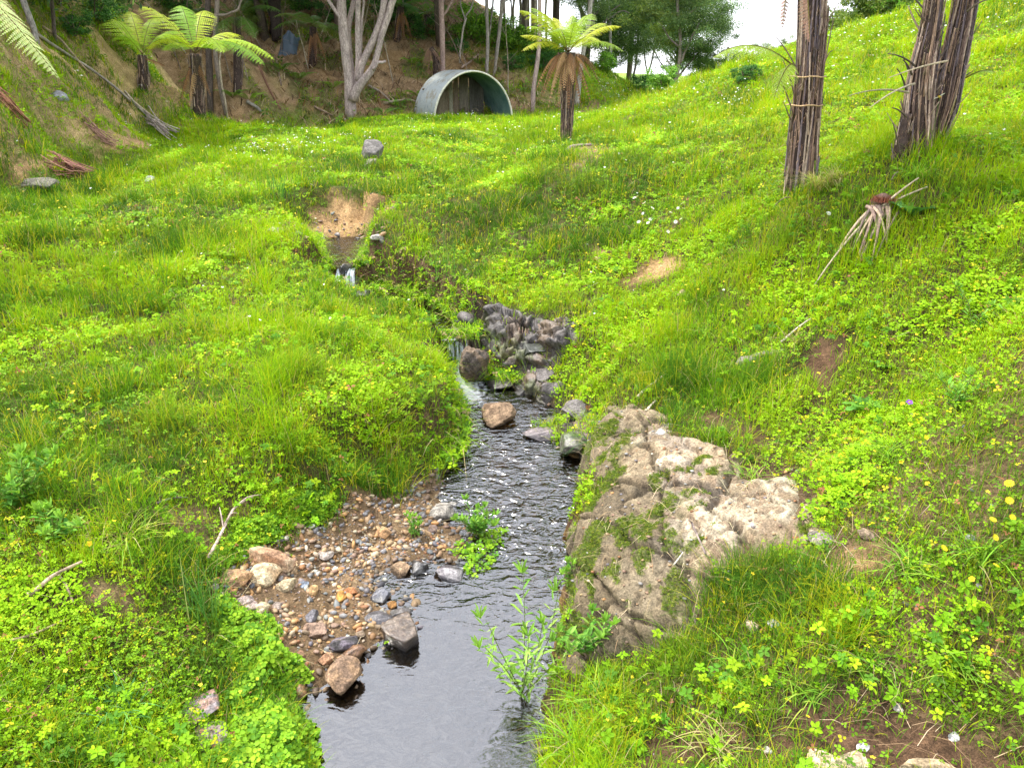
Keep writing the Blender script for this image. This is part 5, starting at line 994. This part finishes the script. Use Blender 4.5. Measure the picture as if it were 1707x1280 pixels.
for i, (x, Y, h_, kind, s) in enumerate([(-15,30,6,'dark',1.3),(-11,33,5,'dark',1.3),(-9.5,30,5,'olive',1.1),(-7,33,5.4,'dark',1.3),(-5,36,5,'olive',1.2),(-4,31,5,'dark',1.1),(-2,37,5.5,'dark',1.3),(1,38,5,'dark',1.2),(-13,25,6,'dark',1.2),(-16,21,6,'dark',1.3),(-11,22,7,'dark',1.1),(3.5,40,4.6,'kanuka',1.2),(6,43,4.4,'dark',1.3),(-18,36,6,'dark',1.5),(-22,28,6,'dark',1.5),(-8.3,28.5,6,'dark',1.2),(.5,33,5.5,'olive',1.1),(-13.5,18,6,'olive',1.1),(-2.5,29.5,6.3,'dark',1.1),(-6,29.5,6.5,'dark',1.2),(9,46,3.6,'kanuka',1.2),(1.8,35.5,5.6,'kanuka',1.1)]):
    z = float(ground(x, Y)); root = empty('forest_tree', (x, Y, z), None, None)
    tag(root, 'dark leafy tree in the massed bush on and behind the brown slope', 'tree', 'trees of the bush behind the slope'); r = np.random.default_rng(600+i); mb = MB()
    tube(mb, curve([(0, 0, -.3), (r.normal(0, .15), 0, h_*.5), (r.normal(0, .3), 0, h_*1.7)], 9), np.linspace(.16, .07, 9), [(.13,.10,.08), (.22,.17,.14), (.09,.07,.06)][i % 3], 8, .1, i)
    for k in range(5): a = r.uniform(0, 6.28); bough(mb, (0, 0, h_*r.uniform(.35, .8)), np.array([math.cos(a)*1.3*s, math.sin(a)*1.3*s, h_*r.uniform(.7, 1.1)]), .05, (.13,.1,.08), i*7+k)
    mb.build('trunk', BARK, root, True); crown(root, (0, 0, h_), kind, (s, s, s*.8), i*.9)
    if Y > 32: crown(root, (r.normal(0, .6), r.normal(0, .5), h_*1.75), kind, (s*1.25, s*1.25, s*1.2), i*2.1)
    if i % 2 == 0: crown(root, (r.normal(0, .5), r.normal(0, .4), h_*.45), kind, (s*.55, s*.55, s*.45), i*1.3)
# shrubs
GS = 'shrubs on the slope behind the shelter'
for i, (px, py, kind, s, lab) in enumerate([(905,118,'shrub',.7,'dark green bush with long leaves just above the shelter on the right'),(852,118,'shrub',.6,'dark green bush above the middle of the shelter'),(790,70,'lime',1.1,'bright yellow green bush on the crest of the spur'),(845,85,'lime',1.0,'lime green bush among the slim poles'),(890,95,'lime',1.0,'lime green bush left of the young fern'),(930,110,'lime',.8,'bright bush hidden behind the young fern skirt'),(760,88,'shrub',.5,'small dark bush beside the forked sapling'),(650,40,'shrub',1.1,'deep green bush between the forked tree and the pink trunk'),(700,65,'shrub',.9,'leafy dark bush left of the pink trunk'),(1010,120,'lime',.6,'grassy lime bush at the spur edge right of the young fern'),(1075,155,'shrub',.7,'dark low bush in the gap below the bright sky'),(1105,158,'lime',.5,'small yellow green bush beside the bent trunk'),(1240,138,'shrub',.3,'little bush at the crest left of the single fern trunk'),(160,40,'shrub',.7,'dark leafy shrub high on the left slope'),(125,60,'shrub',.4,'broad leaved green plant above the fallen poles'),(100,12,'olive',.35,'olive shrub at the top of the left slope'),(300,20,'shrub',1.0,'shaded shrub behind the tree ferns'),(420,55,'olive',.35,'grey green shrub behind the fern fronds'),(425,25,'shrub',.9,'drooping grey green shrub above the blue tarp side'),(560,40,'shrub',.9,'dark shrub behind the left limb of the forked tree'),(500,20,'shrub',1.1,'dark shrub at the top of the brown slope')]):
    h = hit1(px, py); h = h if h[1] < 60 else np.array(at_y(px, py, 30)); root = empty('shrub', tuple(h), lab, 'shrub', GS); mb = MB(); r = np.random.default_rng(i+900)
    for k in range(5): a = r.uniform(0, 6.28); tube(mb, [(0, 0, -.05), (math.cos(a)*.15*s, math.sin(a)*.15*s, .3*s), (math.cos(a)*.45*s, math.sin(a)*.4*s, .75*s)], [.02, .015, .008], (.16,.12,.09), 5)
    mb.build('stems', BARK, root); big = 1 if kind in ('lime', 'shrub') else .5
    crown(root, (0, 0, .5*s if big == 1 else .6), kind, (s, s, s*.8), i)
# bent dead fern trunk, blue tarp
h = hit1(727, 135); root = empty('dead_fern_trunk', tuple(h), 'bent dead tree fern trunk drooping over left of the pink trunk', 'dead tree fern'); P = np.array([pt(x, y, h[1]-.1) for x, y in [(727,145),(728,115),(726,92),(718,80)]])-h; stipe_trunk(root, P, np.array([.13,.12,.11,.10]), 44, 40)
for i, (x, y) in enumerate([(704,118),(708,112),(712,122),(738,110),(703,108),(716,108)]): frond_mb(P[-1], pt(x, y, h[1]-.3)-h, .35, .2, (.24,.14,.09), 45+i, 12, droop=.9).build('dead_frond', DEADF, root)

# ------------------------------------------------------------------ fallen wood, litter, single plants
WOOD = tint_mat('dead_wood', .85, 18, .55, 1.35, .5, .004, stretch=(1, 1, 1))
def stick(name, pts, w_, c, label, cat, seed, group=None, lift=.03, sides=7, mat=None, sub=None):
    H = hit([p[0] for p in pts], [p[1] for p in pts]); dep = project(*H.T)[2].mean(); r_ = w_/FPX*dep/2; o0 = H[0].copy(); H[:, 2] += lift+r_*.6; P = curve(H-o0, max(8, 3*len(pts)), r_*.5, seed); mb = MB(); tube(mb, P, np.linspace(r_, r_*.6, len(P)), c, sides, .15, seed)
    for br in (sub or []):
        k = int(br[0]*(len(P)-1)); e = hit1(br[1], br[2])-o0; e[2] += lift+.03; tube(mb, curve([P[k], (P[k]+e)/2+[0, 0, .03], e], 7), np.linspace(r_*.6, r_*.2, 7), c, 5, .1, seed+3)
    o = mb.build(name, mat or WOOD, None, True); o.location = o0; return tag(o, label, cat, group)
GYW = (.36,.28,.20); GYW2 = (.28,.24,.20)
stick('fallen_pole', [(60,70),(110,100),(160,130),(215,175),(250,205)], 6, GYW2, 'long grey fallen pole lying down the left slope towards the stick pile', 'fallen branch', 1, 'fallen poles on the left slope', .1)
stick('fallen_pole', [(75,60),(100,75),(135,118),(150,135)], 5, (.38,.28,.18), 'brown fallen pole at the upper end of the long grey pole', 'fallen branch', 2, 'fallen poles on the left slope', .12)
stick('fallen_pole', [(210,165),(228,185),(255,207)], 4, (.42,.34,.25), 'short pale pole lying beside the lower end of the long grey pole', 'fallen branch', 3, 'fallen poles on the left slope', .12)
def pile(name, px, py, wpx, n, lens, cols, label, cat, seed, thick=.01, hgt=.15, spread=.35):
    h = hit1(px, py); dep = project(*h)[2]; W_ = wpx/FPX*dep; r = np.random.default_rng(seed); mb = MB()
    for i in range(n):
        a = r.normal(0, spread)+(math.pi if r.random() < .5 else 0); L_ = lens*r.uniform(.4, 1); c0 = np.array([r.uniform(-.5, .5)*W_*.5, r.normal(0, .12)*W_, 0]); z = r.random()*hgt; d = np.array([math.cos(a), math.sin(a), r.normal(0, .1)])*L_/2
        pts = [c0-d, c0+[0, 0, .04], c0+d]; pts = [np.array([p[0], p[1], float(ground(h[0]+p[0], h[1]+p[1]))-h[2]+z+.02+p[2]*.3]) for p in pts]; tube(mb, curve(pts, 6), np.linspace(thick, thick*.5, 6), np.array(cols[i % len(cols)]), 5, .1, i)
    o = mb.build(name, WOOD); o.location = h; return tag(o, label, cat)
pile('stick_pile', 268, 222, 42, 22, .55, [(.34,.28,.24), (.25,.20,.17), (.42,.36,.30)], 'pile of grey sticks at the lower end of the fallen poles', 'stick pile', 10, .011, .14)
pile('frond_heap', 125, 297, 60, 70, .45, [(.22,.09,.06), (.16,.07,.05), (.34,.18,.12), (.26,.12,.09)], 'heap of reddish brown dead fronds at the foot of the clay bank', 'frond heap', 11, .008, .16, .35)
pile('frond_heap', 12, 185, 40, 30, .4, [(.22,.09,.05), (.3,.14,.08)], 'reddish dead fronds at the left edge of the clay slope', 'frond heap', 12, .010, .15)
pile('bark_litter', 170, 238, 30, 14, .4, [(.28,.16,.11)], 'small scatter of brown bark on top of the clay bank', 'bark', 13, .010, .08)
h = hit1(98, 165); P, F = rock_shape(3, 70, 7); o = mesh('tree_stump', P*[.13, .11, .15]*(1+.5*(n3(P, 5, 4)-.5)[:, None]*2)+[0, 0, .02], [F], WOOD, colr=np.full((len(P), 3), .22), smooth=True); o.location = h; tag(o, 'weathered grey stump on the left clay slope', 'stump')
stick('log', [(1232,618),(1262,600),(1300,582)], 22, (.24,.21,.17), 'grey weathered log sunk in the grass above the outcrop', 'log', 20, lift=.0, sides=9)
GTW = 'dead branches in the left foreground'
stick('branch', [(52,1012),(95,980),(142,957)], 8, (.38,.28,.19), 'thick dry branch in the grass near the left edge', 'branch', 21, GTW, .05)
stick('branch', [(100,968),(112,985),(128,1018)], 6, (.24,.16,.12), 'dark forked twig crossing under the thick dry branch', 'branch', 22, GTW, .03)
stick('branch', [(350,948),(372,905),(395,860),(420,845)], 6, (.48,.36,.30), 'pale pinkish curved branch left of the gravel bar', 'branch', 23, GTW, .05, sub=[(.6,400,880), (.5,370,870), (.75,440,848)])
stick('branch', [(20,1080),(60,1070),(110,1045)], 5, (.36,.27,.17), 'thin weathered twig at the left edge below the dry branch', 'branch', 24, GTW, .03)
stick('branch', [(262,850),(290,840),(315,838)], 4, (.16,.13,.12), 'thin dark twig on the patch of dry grass', 'branch', 25, GTW, .03)
stick('branch', [(1062,672),(1085,650),(1108,632)], 6, (.62,.53,.40), 'straight pale stick at the top end of the outcrop', 'branch', 26, None, .03)
stick('branch', [(1075,705),(1085,690),(1092,680)], 5, (.55,.46,.34), 'short pale stick below the straight pale stick', 'branch', 27, None, .05)
stick('branch', [(1150,905),(1160,930),(1172,958)], 4, (.22,.17,.15), 'dark thin twig lying on the outcrop', 'branch', 28, None, .09, sub=[(.1,1135,925)])
stick('branch', [(1120,975),(1135,955)], 3, (.6,.54,.44), 'tiny pale twig on the lower outcrop', 'branch', 29, None, .09)
stick('branch', [(1300,585),(1330,560),(1350,545)], 4, (.5,.44,.34), 'pale root strand beside the bare brown scar', 'branch', 30, None, .05)
stick('branch', [(945,262),(965,252),(985,250)], 7, (.24,.19,.16), 'low dark log on the spur below the young tree fern', 'branch', 31, None, .06)
for i, (a, lab) in enumerate([([(432,118),(455,165),(470,190)], 'rusty fallen branch on the brown slope'), ([(525,185),(545,195),(555,200)], 'short brown pole at the foot of the brown slope'), ([(413,178),(430,190),(438,194)], 'grey board at the foot of the slope right of the tree ferns'), ([(460,105),(466,130),(470,150)], 'upright dead stem on the brown slope'), ([(640,180),(680,172),(700,180)], 'thin pale branch on the slope left of the shelter'), ([(615,150),(640,165),(655,180)], 'leaning dead branch right of the forked tree base'), ([(770,120),(785,108),(797,98)], 'bare branch leaning above the shelter')]):
    stick('branch', a, 7 if i in (2,) else 4, [(.24,.12,.08), (.3,.22,.15), (.3,.27,.23), (.3,.22,.17), (.42,.33,.24), (.36,.3,.24), (.36,.26,.2)][i], lab, 'branch', 50+i, 'dead branches on the brown slope', .1)
# hanging roots over the wet ledge
for i, (px, py, wd, n, lab) in enumerate([(850,515,18,16,'thin bundle of roots hanging over the wet ledge, nearest the waterfall'),(880,522,26,18,'middle bundle of roots hanging over the wet ledge'),(922,512,34,46,'largest pale bundle of roots hanging over the wet ledge')]):
    h = hit1(px, py); h = h+np.array([0, -.11, -.06]); dep = project(*h)[2]; k = dep/FPX; r = np.random.default_rng(i+5); mb = MB()
    for j in range(n):
        x0 = r.normal(0, wd*.25)*k; L_ = r.uniform(25, 62)*k; x1 = x0*1.6+r.normal(0, 9)*k; tube(mb, curve([(x0*1.4, .06, -.03), (x0*1.5, -.03, -.005), (x0*1.7+r.normal(0, .01), -.06+r.normal(0, .02), -L_*.5), (x1*1.5, -.05+r.normal(0, .02), -L_)], 9, .010, j), np.linspace(.0042, .0016, 9), [(.40,.27,.20), (.30,.19,.14), (.50,.38,.28)][j % 3], 5, .1, j)
    o = mb.build('hanging_roots', WOOD); o.location = h; tag(o, lab, 'roots', 'root bundles hanging over the ledge')
# leafy willow weed growing in the stream
def leafy_plant(name, base, stems, label, cat, seed, leafL=.075, leafW=.017, c=((.16,.36,.05), (.10,.26,.04), (.24,.42,.07)), step=.028, group=None, up=.35, rad=.0028):
    root = empty(name, tuple(base), label, cat, group); r = np.random.default_rng(seed)
    for s, (tip, bend) in enumerate(stems):
        tip = np.array(tip)-base; P = curve([(0, 0, 0), tuple(tip*.5+np.array([bend, 0, .04])), tuple(tip)], 14); mb = MB(); tube(mb, P+r.normal(0, .012, 3)*[1, 1, 0], np.linspace(rad, rad*.5, 14), (.20,.24,.06), 6); st = mb.build('stem', LEAF2, root)
        L_ = np.linalg.norm(tip); nl = int(L_/step); t = np.linspace(.18, 1, nl); Bp = np.stack([np.interp(t, np.linspace(0, 1, 14), P[:, j]) for j in range(3)], -1); az = np.arange(nl)*2.4+r.random()*6; m_ = 2
        g = MB()
        for q in range(m_):
            a = az+q*math.pi*.9+r.normal(0, .2, nl); D = unit(np.stack([np.cos(a), np.sin(a), up+.5*t+r.normal(0, .15, nl)], -1)); N = unit(np.cross(np.cross(D, [0, 0, 1.]), D)+r.normal(0, .15, (nl, 3))); ll = leafL*(1.05-.5*t)*r.uniform(.7, 1.2, nl)
            leaflets(g, Bp, D, N, ll, ll*leafW/leafL*1.2, pal(nl, c, [3, 2, 2], seed+q+s), True)
        D = unit(np.column_stack([r.normal(0, .5, (7, 2)), np.ones(7)])); leaflets(g, np.repeat(Bp[-1:], 7, 0), D, unit(r.normal(size=(7, 3))), np.full(7, leafL*.7), np.full(7, leafW*.9), pal(7, [(.26,.46,.07)], [1], s), True)
        g.build('leaves', LEAF2, st)
    return root
b = np.array(at_z(868, 1165, 0.)); Yb = b[1]
leafy_plant('willow_weed', b, [(pt(870,955,Yb-.0), .01), (pt(800,1030,Yb-.05), -.02), (pt(925,985,Yb+.1), .03), (pt(905,1040,Yb), .02), (pt(800,1080,Yb-.1), -.01), (pt(880,1060,Yb-.15), .01), (pt(950,1090,Yb-.02), .02)], 'tall leafy green plant rising out of the stream near the bottom of the photo', 'plant', 1, .08, .011, step=.040, c=((.28,.48,.08), (.20,.38,.06), (.36,.54,.12)), rad=.0022)
for i, (px, py, ns, hh, lab, lf) in enumerate([(795,898,14,.14,'dense leafy green clump growing in the water at the edge of the gravel bar',.055),(692,895,7,.10,'small reddish green seedling clump on the gravel bar',.04),(40,850,7,.22,'leafy weed with lance shaped leaves at the left edge',.075),(100,905,6,.16,'second leafy weed right of the one at the left edge',.07),(950,975,4,.10,'green sprig against the dark side of the outcrop',.05),(1590,690,5,.14,'leafy herb in the grass at the right edge',.05),(1620,560,4,.2,'upright herb with small leaves right of the violet',.05),(985,1095,6,.16,'leafy weed at the lower foot of the outcrop',.06)]):
    h = hit1(px, py); h[2] = max(h[2], 0); r = np.random.default_rng(70+i); leafy_plant('leafy_weed', h, [(h+np.array([r.normal(0, hh*.45), r.normal(0, hh*.35), hh*r.uniform(.6, 1.2)]), r.normal(0, .01)) for _ in range(ns)], lab, 'plant', 200+i, lf, lf*.24, step=.018)
# broad leaved rosettes
def rosette(px, py, n, L_, W_, label, seed, up=.6, c=((.17,.38,.05), (.12,.30,.05)), lift=.0):
    h = hit1(px, py); root = empty('broadleaf_plant', tuple(h), label, 'plant'); r = np.random.default_rng(seed)
    for k in range(n):
        a = k*6.283/n+r.normal(0, .2); D = unit(np.array([[math.cos(a), math.sin(a), up*r.uniform(.5, 1.4)]])); S = unit(np.cross(D, [0, 0, 1.])); N = np.cross(S, D); mb = MB(); nn = 9; t = np.linspace(0, 1, nn)[:, None]; ll = L_*r.uniform(.75, 1.15)
        mid = D*ll*t+np.array([0, 0, 1.])*(lift-ll*.35*t**2); w2 = W_*np.sin(np.clip(t*.97+.03, 0, 1)*math.pi)**.8/2+.002; wav = .006*np.sin(t*14+k)
        V = np.concatenate([mid-S*w2+N*(w2*.35+wav), mid, mid+S*w2+N*(w2*.35-wav)]); i = np.arange(nn-1); F = np.concatenate([np.stack([i, i+1, i+1+nn, i+nn], -1), np.stack([i+nn, i+1+nn, i+1+2*nn, i+2*nn], -1)]); mb.add(V, [F], np.array(c[k % 2])*r.uniform(.85, 1.2)); mb.build('leaf', LEAF2, root, True)
rosette(1442, 690, 9, .17, .05, 'bright green rosette of long soft leaves below the bare brown scar', 1, 1.0)
rosette(1520, 362, 5, .22, .12, 'blue green rounded leaves beside the felled stump', 2, .9, ((.10,.26,.08), (.16,.36,.09)))
rosette(1475, 615, 7, .09, .035, 'small rosette in the grass above the soft leaved rosette', 3, .8)
rosette(560, 505, 5, .08, .03, 'little rosette on the left bank by the second pool', 4)
# grass tussocks that stand out, rushes
def tussock(px, py, n, L_, W_, label, seed, cols=((.24,.44,.04), (.15,.32,.03), (.38,.46,.07), (.46,.38,.18)), lean=(.5, 1.2), name='grass_tussock', cat='grass tussock', group='separate grass tussocks', wts=(4, 3, 2, .8), droop=.75, sp=.03):
    h = hit1(px, py); r = np.random.default_rng(seed); B = np.column_stack([r.normal(0, sp, (n, 2)), np.full(n, -.01)]); g = MB(); blades(g, B, r.uniform(.5, 1.1, n)*L_, np.full(n, W_)*r.uniform(.7, 1.3, n), r.uniform(0, 6.283, n), r.uniform(*lean, n), pal(n, cols, wts, seed), seed+1, droop=droop, seg=5)
    o = g.build(name, LEAF); o.location = h; return tag(o, label, cat, group)
for i, (px, py, n, L_, lab) in enumerate([(1440,1105,90,.15,'star shaped grass tussock on the bare soil at the lower right'),(1240,1120,70,.14,'grass tussock left of the star shaped one'),(1190,1250,80,.15,'yellowing grass tussock near the bottom edge'),(1520,955,70,.17,'grass tussock below the clay at the outcrop tip'),(1255,975,60,.13,'grass tussock at the lower rim of the outcrop'),(1590,1110,60,.15,'tussock on the soil right of the star shaped one'),(1340,1160,50,.12,'small tussock below the star shaped tussock'),(1630,940,60,.2,'tall loose tussock behind the yellow flowers'),(1000,1180,90,.22,'tall tussock on the bank beside the willow weed'),(960,1255,80,.22,'tussock hanging over the stream at the bottom edge'),(1250,800,40,.15,'tussock growing over the upper rim of the outcrop'),(1330,575,60,.2,'dry tussock above the bare brown scar'),(1180,560,70,.16,'bright fine tussock above the grey log'),(200,1200,60,.22,'coarse bluish grass clump near the bottom left'),(215,905,60,.24,'long bladed clump left of the dry grass patch'),(1362,318,220,.30,'dry tussock against the base of the single fern trunk'),(1395,308,160,.24,'straw coloured tussock right of the single trunk base'),(1530,300,120,.24,'tussock under the double trunk'),(975,700,50,.16,'tussock trailing into the stream above the outcrop'),(1480,770,60,.22,'arching tussock right of the outcrop'),(1560,640,60,.2,'loose tussock at the right beside the soft rosette')]):
    dry = 'dry' in lab or 'straw' in lab or 'yellowing' in lab; tussock(px, py, n, L_, .0052, lab, 800+i, wts=(1, 1, 3, 5) if dry else ((3, 3, 1, .4) if 'bluish' not in lab else (1, 4, 0, 0)), cols=((.24,.44,.04), (.15,.32,.03), (.38,.46,.07), (.46,.38,.18)) if 'bluish' not in lab else ((.16,.36,.08), (.12,.32,.10), (.3,.4,.1), (.4,.4,.2)))
RU = ((.05,.16,.03), (.09,.24,.04), (.16,.32,.07), (.3,.3,.1))
tussock(345, 1035, 75, .36, .0045, 'clump of dark green rushes left of the gravel bar', 850, RU, (.05, .7), 'rush', 'rush', 'rush clumps', droop=.5)
tussock(262, 478, 26, .42, .005, 'sparse rush clump in the left meadow', 851, RU, (.1, .8), 'rush', 'rush', 'rush clumps', droop=.5, sp=.06)
tussock(745, 460, 34, .5, .005, 'rush clump on the right bank above the hanging roots', 852, RU, (.02, .35), 'rush', 'rush', 'rush clumps', droop=.3, sp=.08)
tussock(455, 330, 60, .45, .008, 'dense dark rush clump beside the clay bank of the upper pool', 853, RU, (.1, .7), 'rush', 'rush', 'rush clumps', droop=.5, sp=.12)
tussock(990, 745, 60, .3, .004, 'rush blades drooping over the side of the outcrop', 854, RU, (.4, 1.3), 'rush', 'rush', 'rush clumps', droop=.9)
# single flowers
YEL = tint_mat('yellow_petal', .5, 60, .9, 1.1, 0, .001)
def flower(px, py, sz, stemh, kind, label, seed, group=None):
    h = hit1(px, py+stemh*.8); dep = project(*h)[2]; k = dep/FPX; Hs = stemh*k; r = np.random.default_rng(seed); root = empty(kind, tuple(h), label, 'flower', group); top = np.array([r.normal(0, .01), -.01, Hs]); mb = MB(); tube(mb, curve([(0, 0, 0), tuple(top*.5+[.01, 0, 0]), tuple(top)], 8), .0012, (.14,.28,.05), 5); mb.build('stem', LEAF2, root)
    g = MB(); npet = {'buttercup': 5, 'hawkbit': 16, 'daisy': 18, 'violet': 5}[kind]; a = np.linspace(0, 6.283, npet, endpoint=False); N0 = unit(np.array([r.normal(0, .4), -.45+r.normal(0, .35), .8])); X = unit(np.cross(N0, [0, 0, 1.])); Yv = np.cross(N0, X); R_ = sz*k/2
    D = unit(X*np.cos(a)[:, None]+Yv*np.sin(a)[:, None]+N0*.25); col_ = {'buttercup': (.85,.62,.02), 'hawkbit': (.88,.68,.02), 'daisy': (.85,.85,.82), 'violet': (.22,.07,.45)}[kind]; wd = R_*(.9 if npet == 5 else .22)
    leaflets(g, np.repeat(top[None], npet, 0), D, np.repeat(N0[None], npet, 0), np.full(npet, R_), np.full(npet, wd), np.broadcast_to(np.array(col_), (npet, 3)), True); g.build('petals', PETAL, root)
    P, F = ICO[1]; mesh('flower_centre', P*[R_*.3, R_*.3, R_*.2]+top+N0*R_*.06, [F], YEL, root, np.broadcast_to(np.array((.75,.45,.02)), (len(P), 3)))
FL = [(1665,808,17,60,'hawkbit','topmost of the yellow flowers near the right edge'),(1672,835,15,50,'hawkbit','yellow flower just under the topmost one at the right edge'),(1640,866,13,46,'hawkbit','yellow flower left of the tight group at the right edge'),(1645,895,13,46,'hawkbit','yellow flower lowest of the left column by the right edge'),(1680,862,13,40,'hawkbit','yellow flower touching the right edge'),(1570,912,14,36,'hawkbit','lone yellow flower above the tall tussock'),(1643,940,12,30,'hawkbit','single yellow flower among stems below the group'),(1612,962,11,26,'buttercup','small buttercup below the single yellow flower'),(1525,700,10,30,'buttercup','buttercup right of the soft leaved rosette'),(1540,730,10,26,'buttercup','buttercup below and right of the rosette buttercup'),(1495,770,9,26,'buttercup','buttercup beside the arching tussock'),(1535,805,9,22,'buttercup','small buttercup between the arching tussock and the right edge'),(1600,760,10,26,'buttercup','buttercup in the grass left of the topmost yellow flowers'),(1655,1085,9,20,'buttercup','little yellow bud on the soil slope at the right'),(1545,186,20,90,'daisy','white daisy in front of the double fern trunk'),(1514,672,12,24,'violet','small violet flower by the right edge'),(1497,674,9,20,'buttercup','buttercup nearest the violet'),(150,905,12,20,'buttercup','yellow flower in the left foreground weeds'),(955,545,9,14,'buttercup','buttercup above the root bundles'),(1375,360,9,20,'daisy','tiny white daisy below the single trunk')]
for i, (px, py, s_, st_, kd, lab) in enumerate(FL): flower(px, py, s_, st_, kd, lab, 900+i, 'single flowers on the right bank' if kd != 'violet' else None)
for i in range(16):
    px, py = [(1072,347),(1085,352),(1098,345),(1110,356),(1125,350),(1060,362),(1140,362),(1092,366),(1078,372),(1118,372),(1104,380),(1132,385),(1150,340),(1065,338),(1045,333),(1086,383)][i]
    flower(px+14*math.sin(i*5.1), py+12*math.cos(i*3.7), 6+(i % 3), 16, 'daisy', 'white daisy in the cluster above the clay scar on the right bank', 950+i, 'daisies clustered above the clay scar')
# crumpled blue tarpaulin on the slope
h = hit1(482, 78); r = np.random.default_rng(9); nu = 26; U, Vv = np.meshgrid(np.linspace(-1, 1, nu), np.linspace(-1, 1, nu)); u = U.ravel(); v = Vv.ravel(); rr_ = 1-.25*fbm(u+9, v+9, 1.5, 3, 5)
x = u*.34*rr_; y = v*.38*rr_; z = np.array([float(ground(h[0]+a, h[1]+b_))-h[2] for a, b_ in zip(x, y)])+.28*(1-u*u)*(1-v*v)*(.6+fbm(u, v, 3, 4, 6))+.10*np.abs(fbm(u, v, 5, 3, 7)-.5)+.0
i = np.arange(nu*nu).reshape(nu, nu); Q = np.stack([i[:-1, :-1], i[:-1, 1:], i[1:, 1:], i[1:, :-1]], -1).reshape(-1, 4); m, n, b, out = newmat('blue_grey_plastic'); b.inputs['Base Color'].default_value = (.09,.13,.18,1); b.inputs['Roughness'].default_value = .4
V = np.stack([x, y, z], -1); V2 = V-[0, 0, .02]; o = mesh('tarpaulin', np.concatenate([V, V2]), [np.concatenate([Q, Q[:, ::-1]+nu*nu])], m); o.location = h; tag(o, 'crumpled blue grey plastic sheet under the black trunk on the slope', 'tarpaulin')
# red clay cut on the crest far behind
# far wooded ridge beyond the valley
g = MB(); t = np.linspace(-1, 1, 60); r = np.random.default_rng(8)
# litter and low growth on the brown slope and the clay bank
g = MB(); rr = np.random.default_rng(990); N = 26000; x, y, r = polar(N, .9, 21, 36, 991); N = len(x); m = rr.random(N) < floor_mask(x, y); x, y = x[m], y[m]; n = len(x); z = ground(x, y)
blades(g, np.stack([x, y, z+.02], -1), rr.uniform(.15, .8, n), rr.uniform(.014, .045, n), rr.uniform(0, 6.28, n), rr.uniform(1.1, 1.8, n), pal(n, [(.40,.29,.16), (.24,.14,.07), (.50,.40,.25), (.13,.08,.05), (.33,.18,.08)], [3, 3, 2.2, 2.5, 2], 992), 993, droop=.55, seg=3)
tag(g.build('leaf_litter', tint_mat('litter', .85, 30, .8, 1.2, 0, .001)), kind='stuff')
g = MB(); N = 9000; x, y, r = polar(N, .9, 21, 36, 994); N = len(x); m = rr.random(N) < .9*floor_mask(x, y)*sstep(.50, .62, fbm(x, y, 1.3, 4, 70)); x, y = x[m], y[m]; n = len(x); z = ground(x, y)
tri_leaves(g, np.stack([x, y, z+rr.uniform(.03, .25, n)], -1), rr.uniform(.08, .2, n), pal(n, [(.12,.28,.04), (.20,.38,.04), (.07,.18,.03)], [3, 2, 2], 995), 996, 4, False, .6, .6)
tag(g.build('undergrowth', LEAF2), kind='stuff')
# thin bare stems and small ferns under the trees
rr = np.random.default_rng(1200)
for i in range(22):
    px = rr.uniform(300, 860); py = rr.uniform(40, 175); h = hit1(px, py)
    if h[1] < 22 or h[1] > 40: continue
    L_ = rr.uniform(.8, 2.6); a = rr.normal(0, .35); mb = MB(); tube(mb, curve([(0, 0, -.1), (a*L_*.4, 0, L_*.5), (a*L_, rr.normal(0, .1), L_)], 9, .03, i), np.linspace(.022, .008, 9), [(.34,.27,.2), (.2,.15,.11), (.44,.37,.28)][i % 3], 5, .1, i)
    for k in range(3): q = rr.uniform(.4, .9); tube(mb, [(a*L_*q, 0, L_*q), (a*L_*q+rr.normal(0, .25), rr.normal(0, .2), L_*q+rr.uniform(.1, .5))], [.01, .004], (.3,.24,.18), 4)
    o = mb.build('bare_stem', BARK); o.location = h; tag(o, 'thin bare woody stem standing on the shaded brown slope', 'sapling', 'bare stems on the brown slope')
for i, (px, py) in enumerate([(388,165),(415,170),(470,120),(500,135),(555,150),(640,195),(660,180),(700,165),(540,75),(350,140),(690,110),(800,110)]):
    h = hit1(px, py); root = empty('ground_fern', tuple(h), 'small green fern growing low on the brown slope', 'fern', 'small ferns on the brown slope')
    for a in np.linspace(0, 5.3, 6)+rr.uniform(0, 1): frond_mb((0, 0, .02), (math.cos(a)*.55, math.sin(a)*.55, .22), .35, .26, [(.16,.36,.04), (.24,.44,.04), (.10,.26,.03)][i % 3], 1300+i*7+int(a), 12, lobes=5).build('frond', FROND, root)
